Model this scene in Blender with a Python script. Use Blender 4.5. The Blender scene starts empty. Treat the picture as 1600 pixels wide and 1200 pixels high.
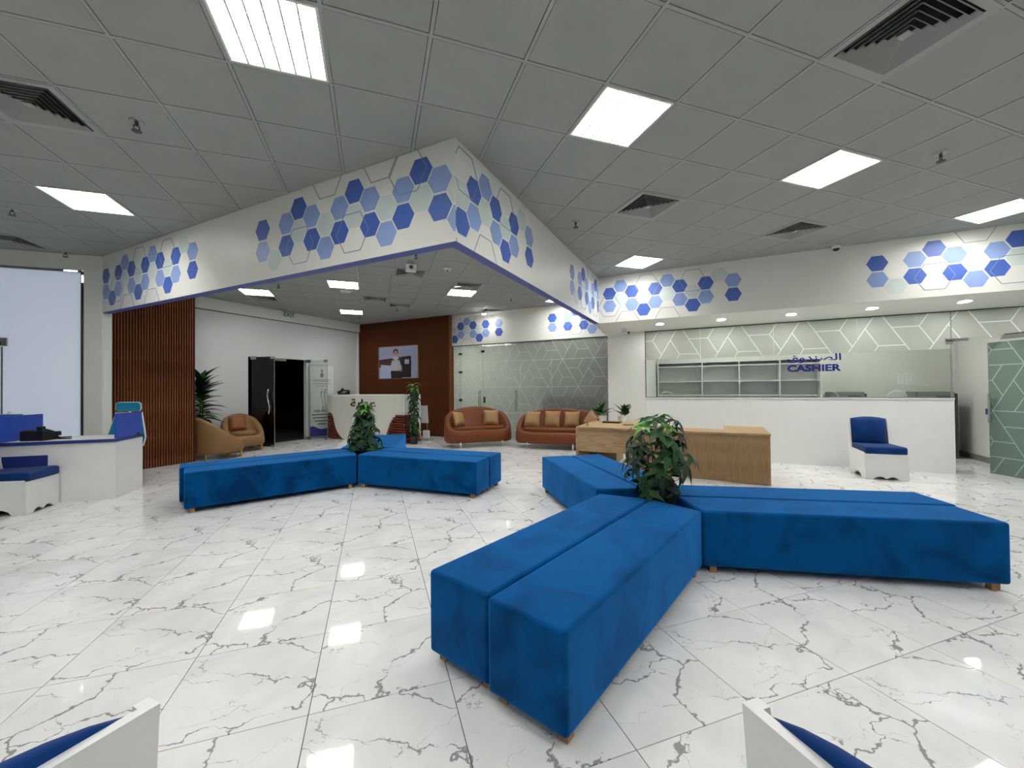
import bpy, math, random
from mathutils import Matrix, Vector
PI = math.pi
S2 = 2 ** -.5
sc = bpy.context.scene
C = sc.collection
rnd = random.Random(7)

# ------------------------------------------------------------------ camera, world, exposure
FPX, YAW, PITCH, ROLL, EYE, HC = 627.77, math.radians(26.054), math.radians(.618), math.radians(-.53), 1.37, 3.47
cy, sy, cp, sp = math.cos(YAW), math.sin(YAW), math.cos(PITCH), math.sin(PITCH)
FWD = Vector((-sy * cp, cy * cp, sp)); RT = Vector((cy, sy, 0)); UP = RT.cross(FWD)
RT, UP = RT * math.cos(ROLL) + UP * math.sin(ROLL), UP * math.cos(ROLL) - RT * math.sin(ROLL)
cam_d = bpy.data.cameras.new('camera'); cam_d.sensor_width = 36; cam_d.sensor_fit = 'HORIZONTAL'
cam_d.lens = FPX / 1600 * 36; cam_d.clip_start = .02; cam_d.clip_end = 100
cam = bpy.data.objects.new('camera', cam_d); C.objects.link(cam)
m4 = Matrix((RT, UP, -FWD)).transposed().to_4x4(); m4.translation = (0, 0, EYE); cam.matrix_world = m4
sc.camera = cam
w = bpy.data.worlds.new('world'); sc.world = w; w.use_nodes = True
w.node_tree.nodes['Background'].inputs[0].default_value = (.5, .55, .6, 1)
w.node_tree.nodes['Background'].inputs[1].default_value = .05
sc.view_settings.view_transform = 'Standard'; sc.view_settings.look = 'None'
sc.view_settings.gamma = 1; sc.view_settings.use_curve_mapping = False
sc.view_settings.exposure = 0.80
DAY = 3.4              # dusk daylight behind the closed blind on the left
PANEL = 25.0          # emission of the ceiling light panels


def proj(p):
    d = Vector(p) - Vector((0, 0, EYE)); z = d.dot(FWD)
    if z < .05: return None
    return 800 + FPX * d.dot(RT) / z, 600 - FPX * d.dot(UP) / z, z

# ------------------------------------------------------------------ materials
def lin(c):
    return tuple(((v / 255) / 12.92 if v <= 10 else ((v / 255 + .055) / 1.055) ** 2.4) for v in c)

def mat(name, rgb, rough=.5, metal=0., var=.06, scale=6., bump=0., bscale=40., **kw):
    m = bpy.data.materials.new(name); m.use_nodes = True
    nt = m.node_tree; b = nt.nodes['Principled BSDF']
    b.inputs['Roughness'].default_value = rough; b.inputs['Metallic'].default_value = metal
    c = lin(rgb)
    tc = nt.nodes.new('ShaderNodeTexCoord')
    n = nt.nodes.new('ShaderNodeTexNoise'); n.inputs['Scale'].default_value = scale; n.inputs['Detail'].default_value = 3
    nt.links.new(tc.outputs['Object'], n.inputs['Vector'])
    r = nt.nodes.new('ShaderNodeValToRGB')
    r.color_ramp.elements[0].position = .3; r.color_ramp.elements[1].position = .7
    r.color_ramp.elements[0].color = tuple(v * (1 - var) for v in c) + (1,)
    r.color_ramp.elements[1].color = tuple(min(1, v * (1 + var)) for v in c) + (1,)
    nt.links.new(n.outputs['Fac'], r.inputs[0]); nt.links.new(r.outputs[0], b.inputs['Base Color'])
    if bump:
        n2 = nt.nodes.new('ShaderNodeTexNoise'); n2.inputs['Scale'].default_value = bscale
        nt.links.new(tc.outputs['Object'], n2.inputs['Vector'])
        bp = nt.nodes.new('ShaderNodeBump'); bp.inputs['Strength'].default_value = bump; bp.inputs['Distance'].default_value = .01
        nt.links.new(n2.outputs['Fac'], bp.inputs['Height']); nt.links.new(bp.outputs[0], b.inputs['Normal'])
    for k, v in kw.items(): b.inputs[k.replace('_', ' ')].default_value = v
    return m

def emit(name, rgb, strength):
    m = bpy.data.materials.new(name); m.use_nodes = True; nt = m.node_tree
    nt.nodes.remove(nt.nodes['Principled BSDF'])
    e = nt.nodes.new('ShaderNodeEmission'); e.inputs[0].default_value = lin(rgb) + (1,); e.inputs[1].default_value = strength
    nt.links.new(e.outputs[0], nt.nodes['Material Output'].inputs[0]); return m

def glass(name, tint, gloss=1.0):
    m = bpy.data.materials.new(name); m.use_nodes = True; nt = m.node_tree
    nt.nodes.remove(nt.nodes['Principled BSDF'])
    t = nt.nodes.new('ShaderNodeBsdfTransparent'); t.inputs[0].default_value = lin(tint) + (1,)
    g = nt.nodes.new('ShaderNodeBsdfGlossy'); g.inputs['Roughness'].default_value = .02
    fr = nt.nodes.new('ShaderNodeLayerWeight'); fr.inputs[0].default_value = .5
    pw = nt.nodes.new('ShaderNodeMath'); pw.operation = 'POWER'; pw.inputs[1].default_value = 5     # Schlick, the same from both faces of the pane
    nt.links.new(fr.outputs['Facing'], pw.inputs[0])
    mu = nt.nodes.new('ShaderNodeMath'); mu.operation = 'MULTIPLY_ADD'; mu.inputs[1].default_value = .9 * gloss; mu.inputs[2].default_value = .04 * gloss
    nt.links.new(pw.outputs[0], mu.inputs[0])
    mx = nt.nodes.new('ShaderNodeMixShader')
    nt.links.new(mu.outputs[0], mx.inputs[0]); nt.links.new(t.outputs[0], mx.inputs[1]); nt.links.new(g.outputs[0], mx.inputs[2])
    nt.links.new(mx.outputs[0], nt.nodes['Material Output'].inputs[0]); return m

def frosted(name, rgb, clear=.2, trans=.5, shine=.05):
    m = bpy.data.materials.new(name); m.use_nodes = True; nt = m.node_tree
    nt.nodes.remove(nt.nodes['Principled BSDF'])
    c = lin(rgb) + (1,)
    d = nt.nodes.new('ShaderNodeBsdfDiffuse'); d.inputs[0].default_value = c
    t = nt.nodes.new('ShaderNodeBsdfTranslucent'); t.inputs[0].default_value = c
    a = nt.nodes.new('ShaderNodeMixShader'); a.inputs[0].default_value = trans
    nt.links.new(d.outputs[0], a.inputs[1]); nt.links.new(t.outputs[0], a.inputs[2])
    tr = nt.nodes.new('ShaderNodeBsdfTransparent'); tr.inputs[0].default_value = c
    b = nt.nodes.new('ShaderNodeMixShader'); b.inputs[0].default_value = clear
    nt.links.new(a.outputs[0], b.inputs[1]); nt.links.new(tr.outputs[0], b.inputs[2])
    g = nt.nodes.new('ShaderNodeBsdfGlossy'); g.inputs['Roughness'].default_value = .12
    e = nt.nodes.new('ShaderNodeMixShader'); e.inputs[0].default_value = shine
    nt.links.new(b.outputs[0], e.inputs[1]); nt.links.new(g.outputs[0], e.inputs[2])
    nt.links.new(e.outputs[0], nt.nodes['Material Output'].inputs[0]); return m

def marble():
    m = bpy.data.materials.new('polished_marble'); m.use_nodes = True; nt = m.node_tree; L = nt.links.new
    b = nt.nodes['Principled BSDF']; b.inputs['Roughness'].default_value = .045
    b.inputs['IOR'].default_value = 1.5
    uv = nt.nodes.new('ShaderNodeUVMap'); uv.uv_map = 'UVMap'
    def noise(scale, detail, src, dist=0.):
        n = nt.nodes.new('ShaderNodeTexNoise'); n.inputs['Scale'].default_value = scale; n.inputs['Detail'].default_value = detail
        n.inputs['Distortion'].default_value = dist; L(src, n.inputs['Vector']); return n
    def vm(op, a, bb=None, s=None):
        n = nt.nodes.new('ShaderNodeVectorMath'); n.operation = op; L(a, n.inputs[0])
        if bb is not None: L(bb, n.inputs[1])
        if s is not None:
            if op == 'SCALE': n.inputs[3].default_value = s
            else: n.inputs[1].default_value = s
        return n.outputs[0]
    def mth(op, a, v=None, l=None):
        n = nt.nodes.new('ShaderNodeMath'); n.operation = op; L(a, n.inputs[0])
        if v is not None: n.inputs[1].default_value = v
        if l is not None: L(l, n.inputs[1])
        n.use_clamp = False; return n.outputs[0]
    def veins(sx, sy, scale, warp, width, cut, seed):
        v0 = vm('ADD', uv.outputs[0], s=(seed, seed * .37, 0))
        n1 = noise(3.2, 2, v0).outputs['Color']; n2 = noise(17, 3, v0).outputs['Color']; n3 = noise(60, 2, v0).outputs['Color']
        p = vm('ADD', v0, vm('SCALE', vm('SUBTRACT', n1, s=(.5, .5, .5)), s=warp))
        p = vm('ADD', p, vm('SCALE', vm('SUBTRACT', n2, s=(.5, .5, .5)), s=warp * .3))
        p = vm('ADD', p, vm('SCALE', vm('SUBTRACT', n3, s=(.5, .5, .5)), s=.016))
        p = vm('MULTIPLY', p, s=(sx, sy, 1))
        vo = nt.nodes.new('ShaderNodeTexVoronoi'); vo.feature = 'DISTANCE_TO_EDGE'; vo.voronoi_dimensions = '2D'
        vo.inputs['Scale'].default_value = scale; L(p, vo.inputs['Vector'])
        wn = noise(6.5, 2, v0).outputs['Fac']
        mr = nt.nodes.new('ShaderNodeMapRange'); L(wn, mr.inputs[0])
        mr.inputs[1].default_value = cut; mr.inputs[2].default_value = .8; mr.inputs[3].default_value = 0; mr.inputs[4].default_value = width
        q = mth('DIVIDE', vo.outputs['Distance'], l=mth('MAXIMUM', mr.outputs[0], 1e-5))
        m2 = nt.nodes.new('ShaderNodeMapRange'); m2.interpolation_type = 'SMOOTHSTEP'; L(q, m2.inputs[0])
        m2.inputs[1].default_value = .35; m2.inputs[2].default_value = 1.0; m2.inputs[3].default_value = 1; m2.inputs[4].default_value = 0
        return m2.outputs[0]
    a = veins(1.0, 1.35, 1.35, .42, .034, .30, 0.)
    c = veins(.75, 1.9, 2.0, .40, .016, .40, 11.3)
    tot = mth('MAXIMUM', a, l=mth('MULTIPLY', c, .7))
    cloud = noise(2.2, 4, uv.outputs[0], 1.2)
    cr = nt.nodes.new('ShaderNodeValToRGB'); L(cloud.outputs['Fac'], cr.inputs[0])
    cr.color_ramp.elements[0].position = .35; cr.color_ramp.elements[1].position = .6
    cr.color_ramp.elements[0].color = (.68, .69, .69, 1); cr.color_ramp.elements[1].color = (.77, .77, .755, 1)
    mx = nt.nodes.new('ShaderNodeMix'); mx.data_type = 'RGBA'
    L(mth('MULTIPLY', tot, .75), mx.inputs[0]); L(cr.outputs[0], mx.inputs[6]); mx.inputs[7].default_value = (.13, .13, .135, 1)
    L(mx.outputs[2], b.inputs['Base Color']); return m

def velvet():
    m = bpy.data.materials.new('blue_velvet'); m.use_nodes = True; nt = m.node_tree; L = nt.links.new
    b = nt.nodes['Principled BSDF']; b.inputs['Roughness'].default_value = .75
    b.inputs['Sheen Weight'].default_value = 1.0; b.inputs['Sheen Roughness'].default_value = .4; b.inputs['Sheen Tint'].default_value = (.06, .36, 1, 1)
    b.inputs['Specular IOR Level'].default_value = .05
    tc = nt.nodes.new('ShaderNodeTexCoord')
    n = nt.nodes.new('ShaderNodeTexNoise'); n.inputs['Scale'].default_value = 3.4; n.inputs['Detail'].default_value = 6; n.inputs['Distortion'].default_value = .7
    L(tc.outputs['Object'], n.inputs['Vector'])
    r = nt.nodes.new('ShaderNodeValToRGB'); e = r.color_ramp.elements
    e[0].position = .30; e[0].color = (.0004, .030, .112, 1); e[1].position = .58; e[1].color = (.0006, .070, .235, 1)
    L(n.outputs['Fac'], r.inputs[0]); L(r.outputs[0], b.inputs['Base Color'])
    n2 = nt.nodes.new('ShaderNodeTexNoise'); n2.inputs['Scale'].default_value = 260; L(tc.outputs['Object'], n2.inputs['Vector'])
    bp = nt.nodes.new('ShaderNodeBump'); bp.inputs['Strength'].default_value = .15; bp.inputs['Distance'].default_value = .002
    L(n2.outputs['Fac'], bp.inputs['Height']); L(bp.outputs[0], b.inputs['Normal']); return m

def wood(name, c1, c2, axis=2, scale=9., rough=.6, stretch=.06):
    m = bpy.data.materials.new(name); m.use_nodes = True; nt = m.node_tree; L = nt.links.new
    b = nt.nodes['Principled BSDF']; b.inputs['Roughness'].default_value = rough; b.inputs['Specular IOR Level'].default_value = .15
    tc = nt.nodes.new('ShaderNodeTexCoord'); mp = nt.nodes.new('ShaderNodeMapping')
    s = [scale] * 3; s[axis] = scale * stretch; mp.inputs['Scale'].default_value = s
    L(tc.outputs['Object'], mp.inputs[0])
    n = nt.nodes.new('ShaderNodeTexNoise'); n.inputs['Scale'].default_value = 6; n.inputs['Detail'].default_value = 5; n.inputs['Distortion'].default_value = .4
    L(mp.outputs[0], n.inputs['Vector'])
    r = nt.nodes.new('ShaderNodeValToRGB'); e = r.color_ramp.elements
    e[0].position = .35; e[0].color = lin(c1) + (1,); e[1].position = .65; e[1].color = lin(c2) + (1,)
    L(n.outputs['Fac'], r.inputs[0]); L(r.outputs[0], b.inputs['Base Color']); return m

K = {}
K['wall'] = mat('wall_paint', (222, 223, 218), .55, var=.02, scale=2)
K['fascia'] = mat('vinyl_wallpaper', (222, 222, 216), .38, var=.015, scale=2, bump=.05, bscale=300)
K['tile'] = mat('ceiling_board', (150, 153, 148), .85, var=.03, scale=5, bump=.08, bscale=220)
K['bar'] = mat('grid_paint', (152, 155, 151), .5, var=.01)
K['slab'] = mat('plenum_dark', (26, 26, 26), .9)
K['marble'] = marble()
K['grout'] = mat('grout', (84, 84, 82), .8)
K['velvet'] = velvet()
K['purple'] = mat('purple_blue_paint', (72, 84, 150), .5, var=.03)
K['hexd'] = mat('hex_blue', (66, 98, 178), .4, var=.05, scale=3)
K['hexm'] = mat('hex_mid_blue', (134, 158, 208), .4, var=.07, scale=3)
K['hexl'] = mat('hex_pale_green_grey', (198, 210, 206), .4, var=.03, scale=3)
K['hexo'] = mat('hex_outline_grey_blue', (128, 138, 160), .4, var=.03)
K['panel'] = emit('light_panel', (255, 253, 248), PANEL)
K['slot'] = emit('downlight_glow', (255, 252, 245), 150)
K['white'] = mat('white_lacquer', (224, 226, 225), .35, var=.015)
K['whitep'] = mat('white_plastic', (215, 216, 214), .4, var=.02)
K['offw'] = mat('off_white_laminate', (214, 214, 204), .35, var=.02)
K['metal'] = mat('brushed_steel', (170, 170, 168), .3, 1., var=.05)
K['chrome'] = mat('chrome', (225, 225, 225), .08, 1., var=.01)
K['gold'] = mat('brass', (205, 165, 90), .25, 1., var=.03)
K['black'] = mat('black_plastic', (14, 14, 15), .4, var=.1)
K['dark'] = mat('dark_void', (6, 6, 6), .9)
K['grey'] = mat('grey_steel_paint', (128, 131, 128), .45, var=.02)
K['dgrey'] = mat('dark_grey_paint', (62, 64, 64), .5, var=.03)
K['slat'] = wood('walnut_slat', (100, 56, 30), (132, 80, 48), 2, 14)
K['slatb'] = wood('walnut_backing', (18, 7, 3), (26, 10, 5), 2, 10)
K['slat2'] = wood('mahogany_slat', (74, 38, 18), (94, 52, 26), 2, 10)
K['oak'] = wood('light_oak', (150, 122, 90), (184, 156, 120), 0, 12)
K['oakv'] = wood('light_oak_vertical', (140, 112, 82), (174, 145, 110), 2, 16)
K['foot'] = wood('bench_foot_wood', (150, 116, 78), (178, 142, 100), 2, 20)
K['louv'] = wood('louvre_wood', (84, 40, 26), (112, 56, 36), 0, 10)
K['cognac'] = mat('cognac_leather', (108, 55, 24), .45, Specular_IOR_Level=.3, var=.06, scale=4, bump=.05, bscale=160)
K['tanl'] = mat('tan_leather', (130, 97, 60), .5, Specular_IOR_Level=.3, var=.04, scale=4, bump=.05, bscale=160)
K['tanp'] = mat('tan_cushion', (160, 125, 84), .6, var=.05, scale=20, bump=.12, bscale=200)
K['brownp'] = mat('brown_cushion', (132, 76, 44), .55, var=.06, scale=12)
K['blind'] = frosted('blind_fabric', (206, 209, 214), 0., .35, .0)
K['blind2'] = mat('white_film_panel', (206, 208, 210), .55, var=.012, scale=1.2)
K['bluep'] = mat('royal_blue_panel', (32, 72, 178), .45, var=.03)
K['navy'] = mat('navy_edge', (30, 48, 120), .45, var=.03)
K['teal'] = mat('teal_mesh', (0, 128, 165), .6, var=.06, scale=60)
K['seat'] = mat('blue_suede', (0, 46, 104), .75, var=.25, scale=5, Sheen_Weight=.08, Specular_IOR_Level=.15)
K['leaf'] = mat('leaf_green', (28, 72, 32), .5, Specular_IOR_Level=.3, var=.35, scale=9)
K['leafl'] = mat('leaf_light', (84, 150, 56), .4, var=.3, scale=9)
K['leafd'] = mat('leaf_dark', (18, 48, 27), .5, Specular_IOR_Level=.3, var=.35, scale=9)
K['stem'] = mat('stem', (70, 74, 40), .6, var=.2)
K['soil'] = mat('soil', (30, 24, 18), .95, var=.4, scale=50)
K['clear'] = glass('clear_glass', (246, 249, 247), .9)
K['door_glass'] = glass('tinted_door_glass', (150, 156, 154), 1.0)
K['frost'] = frosted('frosted_film', (205, 211, 205), .26, .62)
K['frost2'] = frosted('cashier_frosted_film', (208, 212, 206), .35, .4)
K['frostd'] = frosted('door_frosted_film', (140, 164, 152), .25, .35, .08)
K['line'] = mat('film_line', (208, 218, 210), .5, var=.04, scale=3)
K['lined'] = mat('film_line_pale_green', (158, 184, 172), .5, var=.04, scale=3)
K['ink'] = mat('navy_vinyl_letter', (18, 22, 110), .4, var=.03)
K['inkb'] = mat('black_print', (40, 42, 46), .5)
K['grey_print'] = mat('grey_print', (120, 122, 122), .5)
K['bronze'] = mat('bronze_letter', (96, 66, 38), .35, .6, var=.05)
K['green'] = mat('exit_green', (30, 84, 50), .5)
K['banner'] = mat('banner_print_grey', (196, 198, 196), .5, var=.02)
K['bannerb'] = mat('banner_print_navy', (48, 44, 128), .5, var=.05)

# ------------------------------------------------------------------ builders
class B:
    def __init__(s): s.v = []; s.f = []
    def add(s, v, f):
        o = len(s.v); s.v += [tuple(p) for p in v]; s.f += [tuple(i + o for i in q) for q in f]; return s
    def box(s, x0, y0, z0, x1, y1, z1):
        return s.add([(x0, y0, z0), (x1, y0, z0), (x1, y1, z0), (x0, y1, z0), (x0, y0, z1), (x1, y0, z1), (x1, y1, z1), (x0, y1, z1)],
                     [(0, 3, 2, 1), (4, 5, 6, 7), (0, 1, 5, 4), (1, 2, 6, 5), (2, 3, 7, 6), (3, 0, 4, 7)])
    def prism(s, pts, a, b, mp=lambda u, v, w: (u, v, w)):
        n = len(pts)
        return s.add([mp(p[0], p[1], a) for p in pts] + [mp(p[0], p[1], b) for p in pts],
                     [tuple(range(n))[::-1], tuple(range(n, 2 * n))] + [(i, (i + 1) % n, n + (i + 1) % n, n + i) for i in range(n)])
    def tube(s, path, r, n=8, r1=None):
        path = [Vector(p) for p in path]; rings = []; last = None
        for i, p in enumerate(path):
            d = (path[min(i + 1, len(path) - 1)] - path[max(i - 1, 0)]).normalized()
            if last is None:
                a = Vector((0, 0, 1)) if abs(d.z) < .9 else Vector((1, 0, 0))
                x = d.cross(a).normalized()
            else: x = (last - d * last.dot(d)).normalized()
            last = x; y = d.cross(x); t = i / max(1, len(path) - 1)
            rr = r if r1 is None else r + (r1 - r) * t
            rings.append([p + (x * math.cos(k * 2 * PI / n) + y * math.sin(k * 2 * PI / n)) * rr for k in range(n)])
        v = [p for rg in rings for p in rg]; f = []
        for i in range(len(rings) - 1):
            for k in range(n): f.append((i * n + k, i * n + (k + 1) % n, (i + 1) * n + (k + 1) % n, (i + 1) * n + k))
        f.append(tuple(range(n))[::-1]); f.append(tuple(range((len(rings) - 1) * n, len(rings) * n)))
        return s.add(v, f)
    def lathe(s, prof, n=16, c=(0, 0, 0)):
        v = []; f = []
        for r, z in prof: v += [(c[0] + r * math.cos(k * 2 * PI / n), c[1] + r * math.sin(k * 2 * PI / n), c[2] + z) for k in range(n)]
        for i in range(len(prof) - 1):
            for k in range(n): f.append((i * n + k, i * n + (k + 1) % n, (i + 1) * n + (k + 1) % n, (i + 1) * n + k))
        f.append(tuple(range(n))[::-1]); f.append(tuple(range((len(prof) - 1) * n, len(prof) * n)))
        return s.add(v, f)
    def xf(s, m): s.v = [tuple(m @ Vector(p)) for p in s.v]; return s
    def mesh(s, name):
        me = bpy.data.meshes.new(name); me.from_pydata(s.v, [], s.f); me.update(); return me
    def build(s, name, mt, parent=None, smooth=False, bevel=0., loc=None, rz=0., label=None, seg=2):
        me = s.mesh(name); me.materials.append(K[mt] if isinstance(mt, str) else mt)
        return place(name, me, parent, smooth, bevel, loc, rz, label, seg)

def place(name, me, parent=None, smooth=False, bevel=0., loc=None, rz=0., label=None, seg=2):
    o = bpy.data.objects.new(name, me); C.objects.link(o)
    if smooth: me.polygons.foreach_set('use_smooth', [True] * len(me.polygons))
    if bevel:
        md = o.modifiers.new('bevel', 'BEVEL'); md.width = bevel; md.segments = seg; md.limit_method = 'ANGLE'; md.angle_limit = .6
    if parent is not None: o.parent = parent
    if loc is not None: o.location = loc
    if rz: o.rotation_euler[2] = rz
    if label: o['label'] = label
    return o

def tag(o, label, cat, group=None):
    o['label'] = label; o['category'] = cat
    if group: o['group'] = group
    return o

def thing(name, label, cat, loc=(0, 0, 0), rz=0., group=None):
    o = bpy.data.objects.new(name, None); C.objects.link(o); o.location = loc; o.rotation_euler = (0, 0, rz)
    o.empty_display_size = .1
    return tag(o, label, cat, group)

def struct(name, o=None):
    if o is None: o = bpy.data.objects.new(name, None); C.objects.link(o)
    o['kind'] = 'structure'; return o

def dup(o, parent=None):
    c = o.copy(); C.objects.link(c); c.parent = parent
    for ch in o.children: dup(ch, c)
    return c

def text(s, size, mt, parent, loc, rot, name='lettering', depth=.004, align='CENTER', width=None, label=None, bold=0.):
    cu = bpy.data.curves.new(name, 'FONT'); cu.body = s; cu.size = size; cu.extrude = depth; cu.align_x = align; cu.offset = bold
    cu.resolution_u = 3
    t = bpy.data.objects.new(name, cu); C.objects.link(t)
    bpy.context.view_layer.update()
    dg = bpy.context.evaluated_depsgraph_get(); me = bpy.data.meshes.new_from_object(t.evaluated_get(dg))
    bpy.data.objects.remove(t); bpy.data.curves.remove(cu)
    if width and len(me.vertices):
        xs = [v.co.x for v in me.vertices]; k = width / (max(xs) - min(xs)); mid = (max(xs) + min(xs)) / 2
        for v in me.vertices: v.co.x = (v.co.x - (mid if align == 'CENTER' else 0)) * k
    me.materials.clear(); me.materials.append(K[mt])
    o = place(name, me, parent, loc=loc, label=label); o.rotation_euler = rot; return o

def clip(poly, reg):
    # Sutherland-Hodgman, reg convex CCW
    out = poly
    for i in range(len(reg)):
        a, b = reg[i], reg[(i + 1) % len(reg)]; inp = out; out = []
        sd = lambda p: (b[0] - a[0]) * (p[1] - a[1]) - (b[1] - a[1]) * (p[0] - a[0])
        for j in range(len(inp)):
            p, q = inp[j - 1], inp[j]; dp, dq = sd(p), sd(q)
            if (dp >= 0) != (dq >= 0):
                t = dp / (dp - dq); out.append((p[0] + t * (q[0] - p[0]), p[1] + t * (q[1] - p[1])))
            if dq >= 0: out.append(q)
        if len(out) < 3: return []
    return out

def area(p): return abs(sum(p[i - 1][0] * p[i][1] - p[i][0] * p[i - 1][1] for i in range(len(p)))) / 2
def G(g1, g2): return ((g1 - g2) * S2, (g1 + g2) * S2)      # the tile grid runs at 45 degrees to the walls

# ------------------------------------------------------------------ plan of the place
YF, XF, TB = 2.79, -1.87, .10          # bulkhead faces and thickness
XE, YW, YG, YC = -10.16, 9.5, 9.65, 8.5   # entrance wall, timber wall, glass wall, cashier wall
XR = 6.0
ROOM = [[(XE, YF), (XF, YF), (XF, YG), (XE, YG)], [(XF, -5), (XR, -5), (XR, 7.65), (XF, 7.65)],
        [(-12, -5), (XF, -5), (XF, YF), (-8.4, YF), (-12, YF - 3.6)]]
OFFICE = [(XF, 7.65), (XR, 7.65), (XR, 10.9), (XF, 10.9)]
LIGHTS = {(-2, 4): 'square ceiling light panel cut by the top picture edge, the largest in view',
          (2, 4): 'square ceiling light panel right of the near bulkhead corner',
          (6, 4): 'square ceiling light panel between the top right air vent and the small dome camera',
          (11, 4): 'square ceiling light panel at the right picture edge above the hexagon print',
          (-6, 9): 'square ceiling light panel at the far left, near the wall with the tall blind',
          (6, 9): 'square ceiling light panel closest to the inner corner of the two hexagon bulkheads',
          (-5, 16): 'square ceiling light panel in the waiting alcove nearest the white entrance wall',
          (-2, 14): 'square ceiling light panel in the alcove with a round smoke detector just behind it',
          (-2, 19): 'square ceiling light panel deepest in the alcove, near the timber wall corner',
          (2, 14): 'square ceiling light panel in the alcove in front of the frosted glass wall',
          (6, 14): 'square alcove ceiling light half hidden by the right bulkhead, over the brown sofa'}
HID = [(-2, 9), (2, 9), (-6, 4), (-10, 4), (10, -1), (6, -1), (2, -1), (-2, -1), (-6, -1), (2, -6)]
VENTS = {(-5, 6): 'square air diffuser at the left picture edge of the main ceiling',
         (4, 2): 'largest square air diffuser, at the top right of the main ceiling',
         (4, 6): 'square air diffuser in the middle ceiling above the bulkhead inner corner',
         (8, 6): 'square air diffuser in the main ceiling above the cashier bulkhead',
         (-9, 12): 'square air diffuser low at the left edge by the window blind wall',
         (0, 12): 'square air diffuser just behind the bulkhead corner in the alcove ceiling',
         (2, 13): 'square air diffuser touching the front edge of an alcove light panel',
         (-1, 16): 'pale slotted air diffuser in the deep alcove ceiling, left of two',
         (0, 17): 'slotted air diffuser in the deep alcove ceiling above the wall picture',
         (-5, 17): 'square air diffuser touching the alcove light by the entrance wall',
         (4, 17): 'square air diffuser at the back wall above the frosted glass'}

# ------------------------------------------------------------------ tiled floor and ceiling
def uvs(me, org, var):
    lay = me.uv_layers.new(name='UVMap')
    for lp in me.loops:
        v = me.vertices[lp.vertex_index].co
        dx, dy = v.x - org[0], v.y - org[1]
        a, b = (dx + dy) * S2, (-dx + dy) * S2
        lay.data[lp.index].uv = (a + 3.1 * var[0], b + 2.3 * var[0]) if not var[1] else (-a + 3.1 * var[0], -b + 2.3 * var[0])

def tiles(parent, name, mt, o1, o2, z0, z1, gap, regions, skip, uv):
    cells = []
    lo = z0 if not uv else z1
    for i in range(-30, 32):
        for j in range(-26, 34):
            if (i, j) in skip: continue
            g1, g2 = o1 + .6 * i, o2 + .6 * j
            sq = [G(g1 + gap, g2 + gap), G(g1 + .6 - gap, g2 + gap), G(g1 + .6 - gap, g2 + .6 - gap), G(g1 + gap, g2 + .6 - gap)]
            ps = [p for p in (clip(sq, r) for r in regions) if p and area(p) > 1e-4]
            if not ps: continue
            full = sum(map(area, ps)) > area(sq) * .9999
            if full: ps = [sq]
            ctr = G(g1 + .3, g2 + .3)
            q = [proj((p[0], p[1], lo)) for p in ps[0]]
            a = area([(p[0], p[1]) for p in q]) if all(q) and any(-20 < p[0] < 1620 and -20 < p[1] < 1220 for p in q) else 0
            if all(q) and ctr[1] > YF and ctr[0] < XF and uv is False and q[0][1] < 375: a *= .05
            cells.append((a, i, j, ctr, ps, full))
    cells.sort(key=lambda c: -c[0])
    share = {}; rest = B(); rest_uv = []
    for k, (a, i, j, ctr, ps, full) in enumerate(cells):
        var = ((i * 7 + j * 13) % 3, (i + j) % 5 == 0) if uv else (0, 0)
        if k < 300 and a > 0:
            if full and var in share: me = share[var]; loc = (ctr[0], ctr[1], 0)
            else:
                b = B(); off = ctr if full else (0, 0)
                for p in ps: b.prism([(x - off[0], y - off[1]) for x, y in p], z0, z1)
                me = b.mesh(name); me.materials.append(K[mt])
                if uv: uvs(me, (ctr[0] - off[0] - .0, ctr[1] - off[1]), var)
                loc = (ctr[0], ctr[1], 0) if full else (0, 0, 0)
                if full: share[var] = me
            place(name, me, parent, loc=loc)
        else:
            for p in ps:
                s = len(rest.f); rest.prism(p, z0, z1)
                rest_uv += [(ctr, var)] * (len(rest.f) - s)
    me = rest.mesh(name); me.materials.append(K[mt])
    if uv:
        lay = me.uv_layers.new(name='UVMap')
        for pl in me.polygons:
            org, var = rest_uv[pl.index]
            for li in pl.loop_indices:
                v = me.vertices[me.loops[li].vertex_index].co; dx, dy = v.x - org[0], v.y - org[1]
                a, b = (dx + dy) * S2, (-dx + dy) * S2; sg = -1 if var[1] else 1
                lay.data[li].uv = (sg * a + 3.1 * var[0], sg * b + 2.3 * var[0])
    o = place(name + 's_beyond', me, parent); o['kind'] = 'stuff'

floor = struct('floor', B().box(-16, -5.2, -.06, 6.2, 12.8, -.004).build('floor', 'grout'))
tiles(floor, 'floor_tile', 'marble', .33, .10, -.004, 0., .002, ROOM + [OFFICE], {}, True)
ceil = struct('ceiling', B().box(-12.3, -5.2, 3.62, 6.2, 12.8, 3.7).build('ceiling', 'slab'))
tiles(ceil, 'ceiling_tile', 'tile', .33, -.01, HC + .003, HC + .016, .0155, ROOM, {**LIGHTS, **VENTS, **{k: 1 for k in HID}}, False)
for ax in (0, 1):                      # T-bars of the suspended grid, cut to the room outline
    for i in range(-30, 32):
        t = (.33 if ax == 0 else -.01) + .6 * i
        hw, L_ = (.011, 40)
        sq = [G(t - hw, -L_), G(t + hw, -L_), G(t + hw, L_), G(t - hw, L_)] if ax == 0 else [G(-L_, t - hw), G(L_, t - hw), G(L_, t + hw), G(-L_, t + hw)]
        b = B(); zz = HC if ax == 0 else HC + .0008
        for r in ROOM:
            p = clip(sq, r)
            if p and area(p) > 1e-4: b.prism(p, zz, HC + .03)
        if b.v: b.build('grid_bar', 'bar', ceil)

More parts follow.
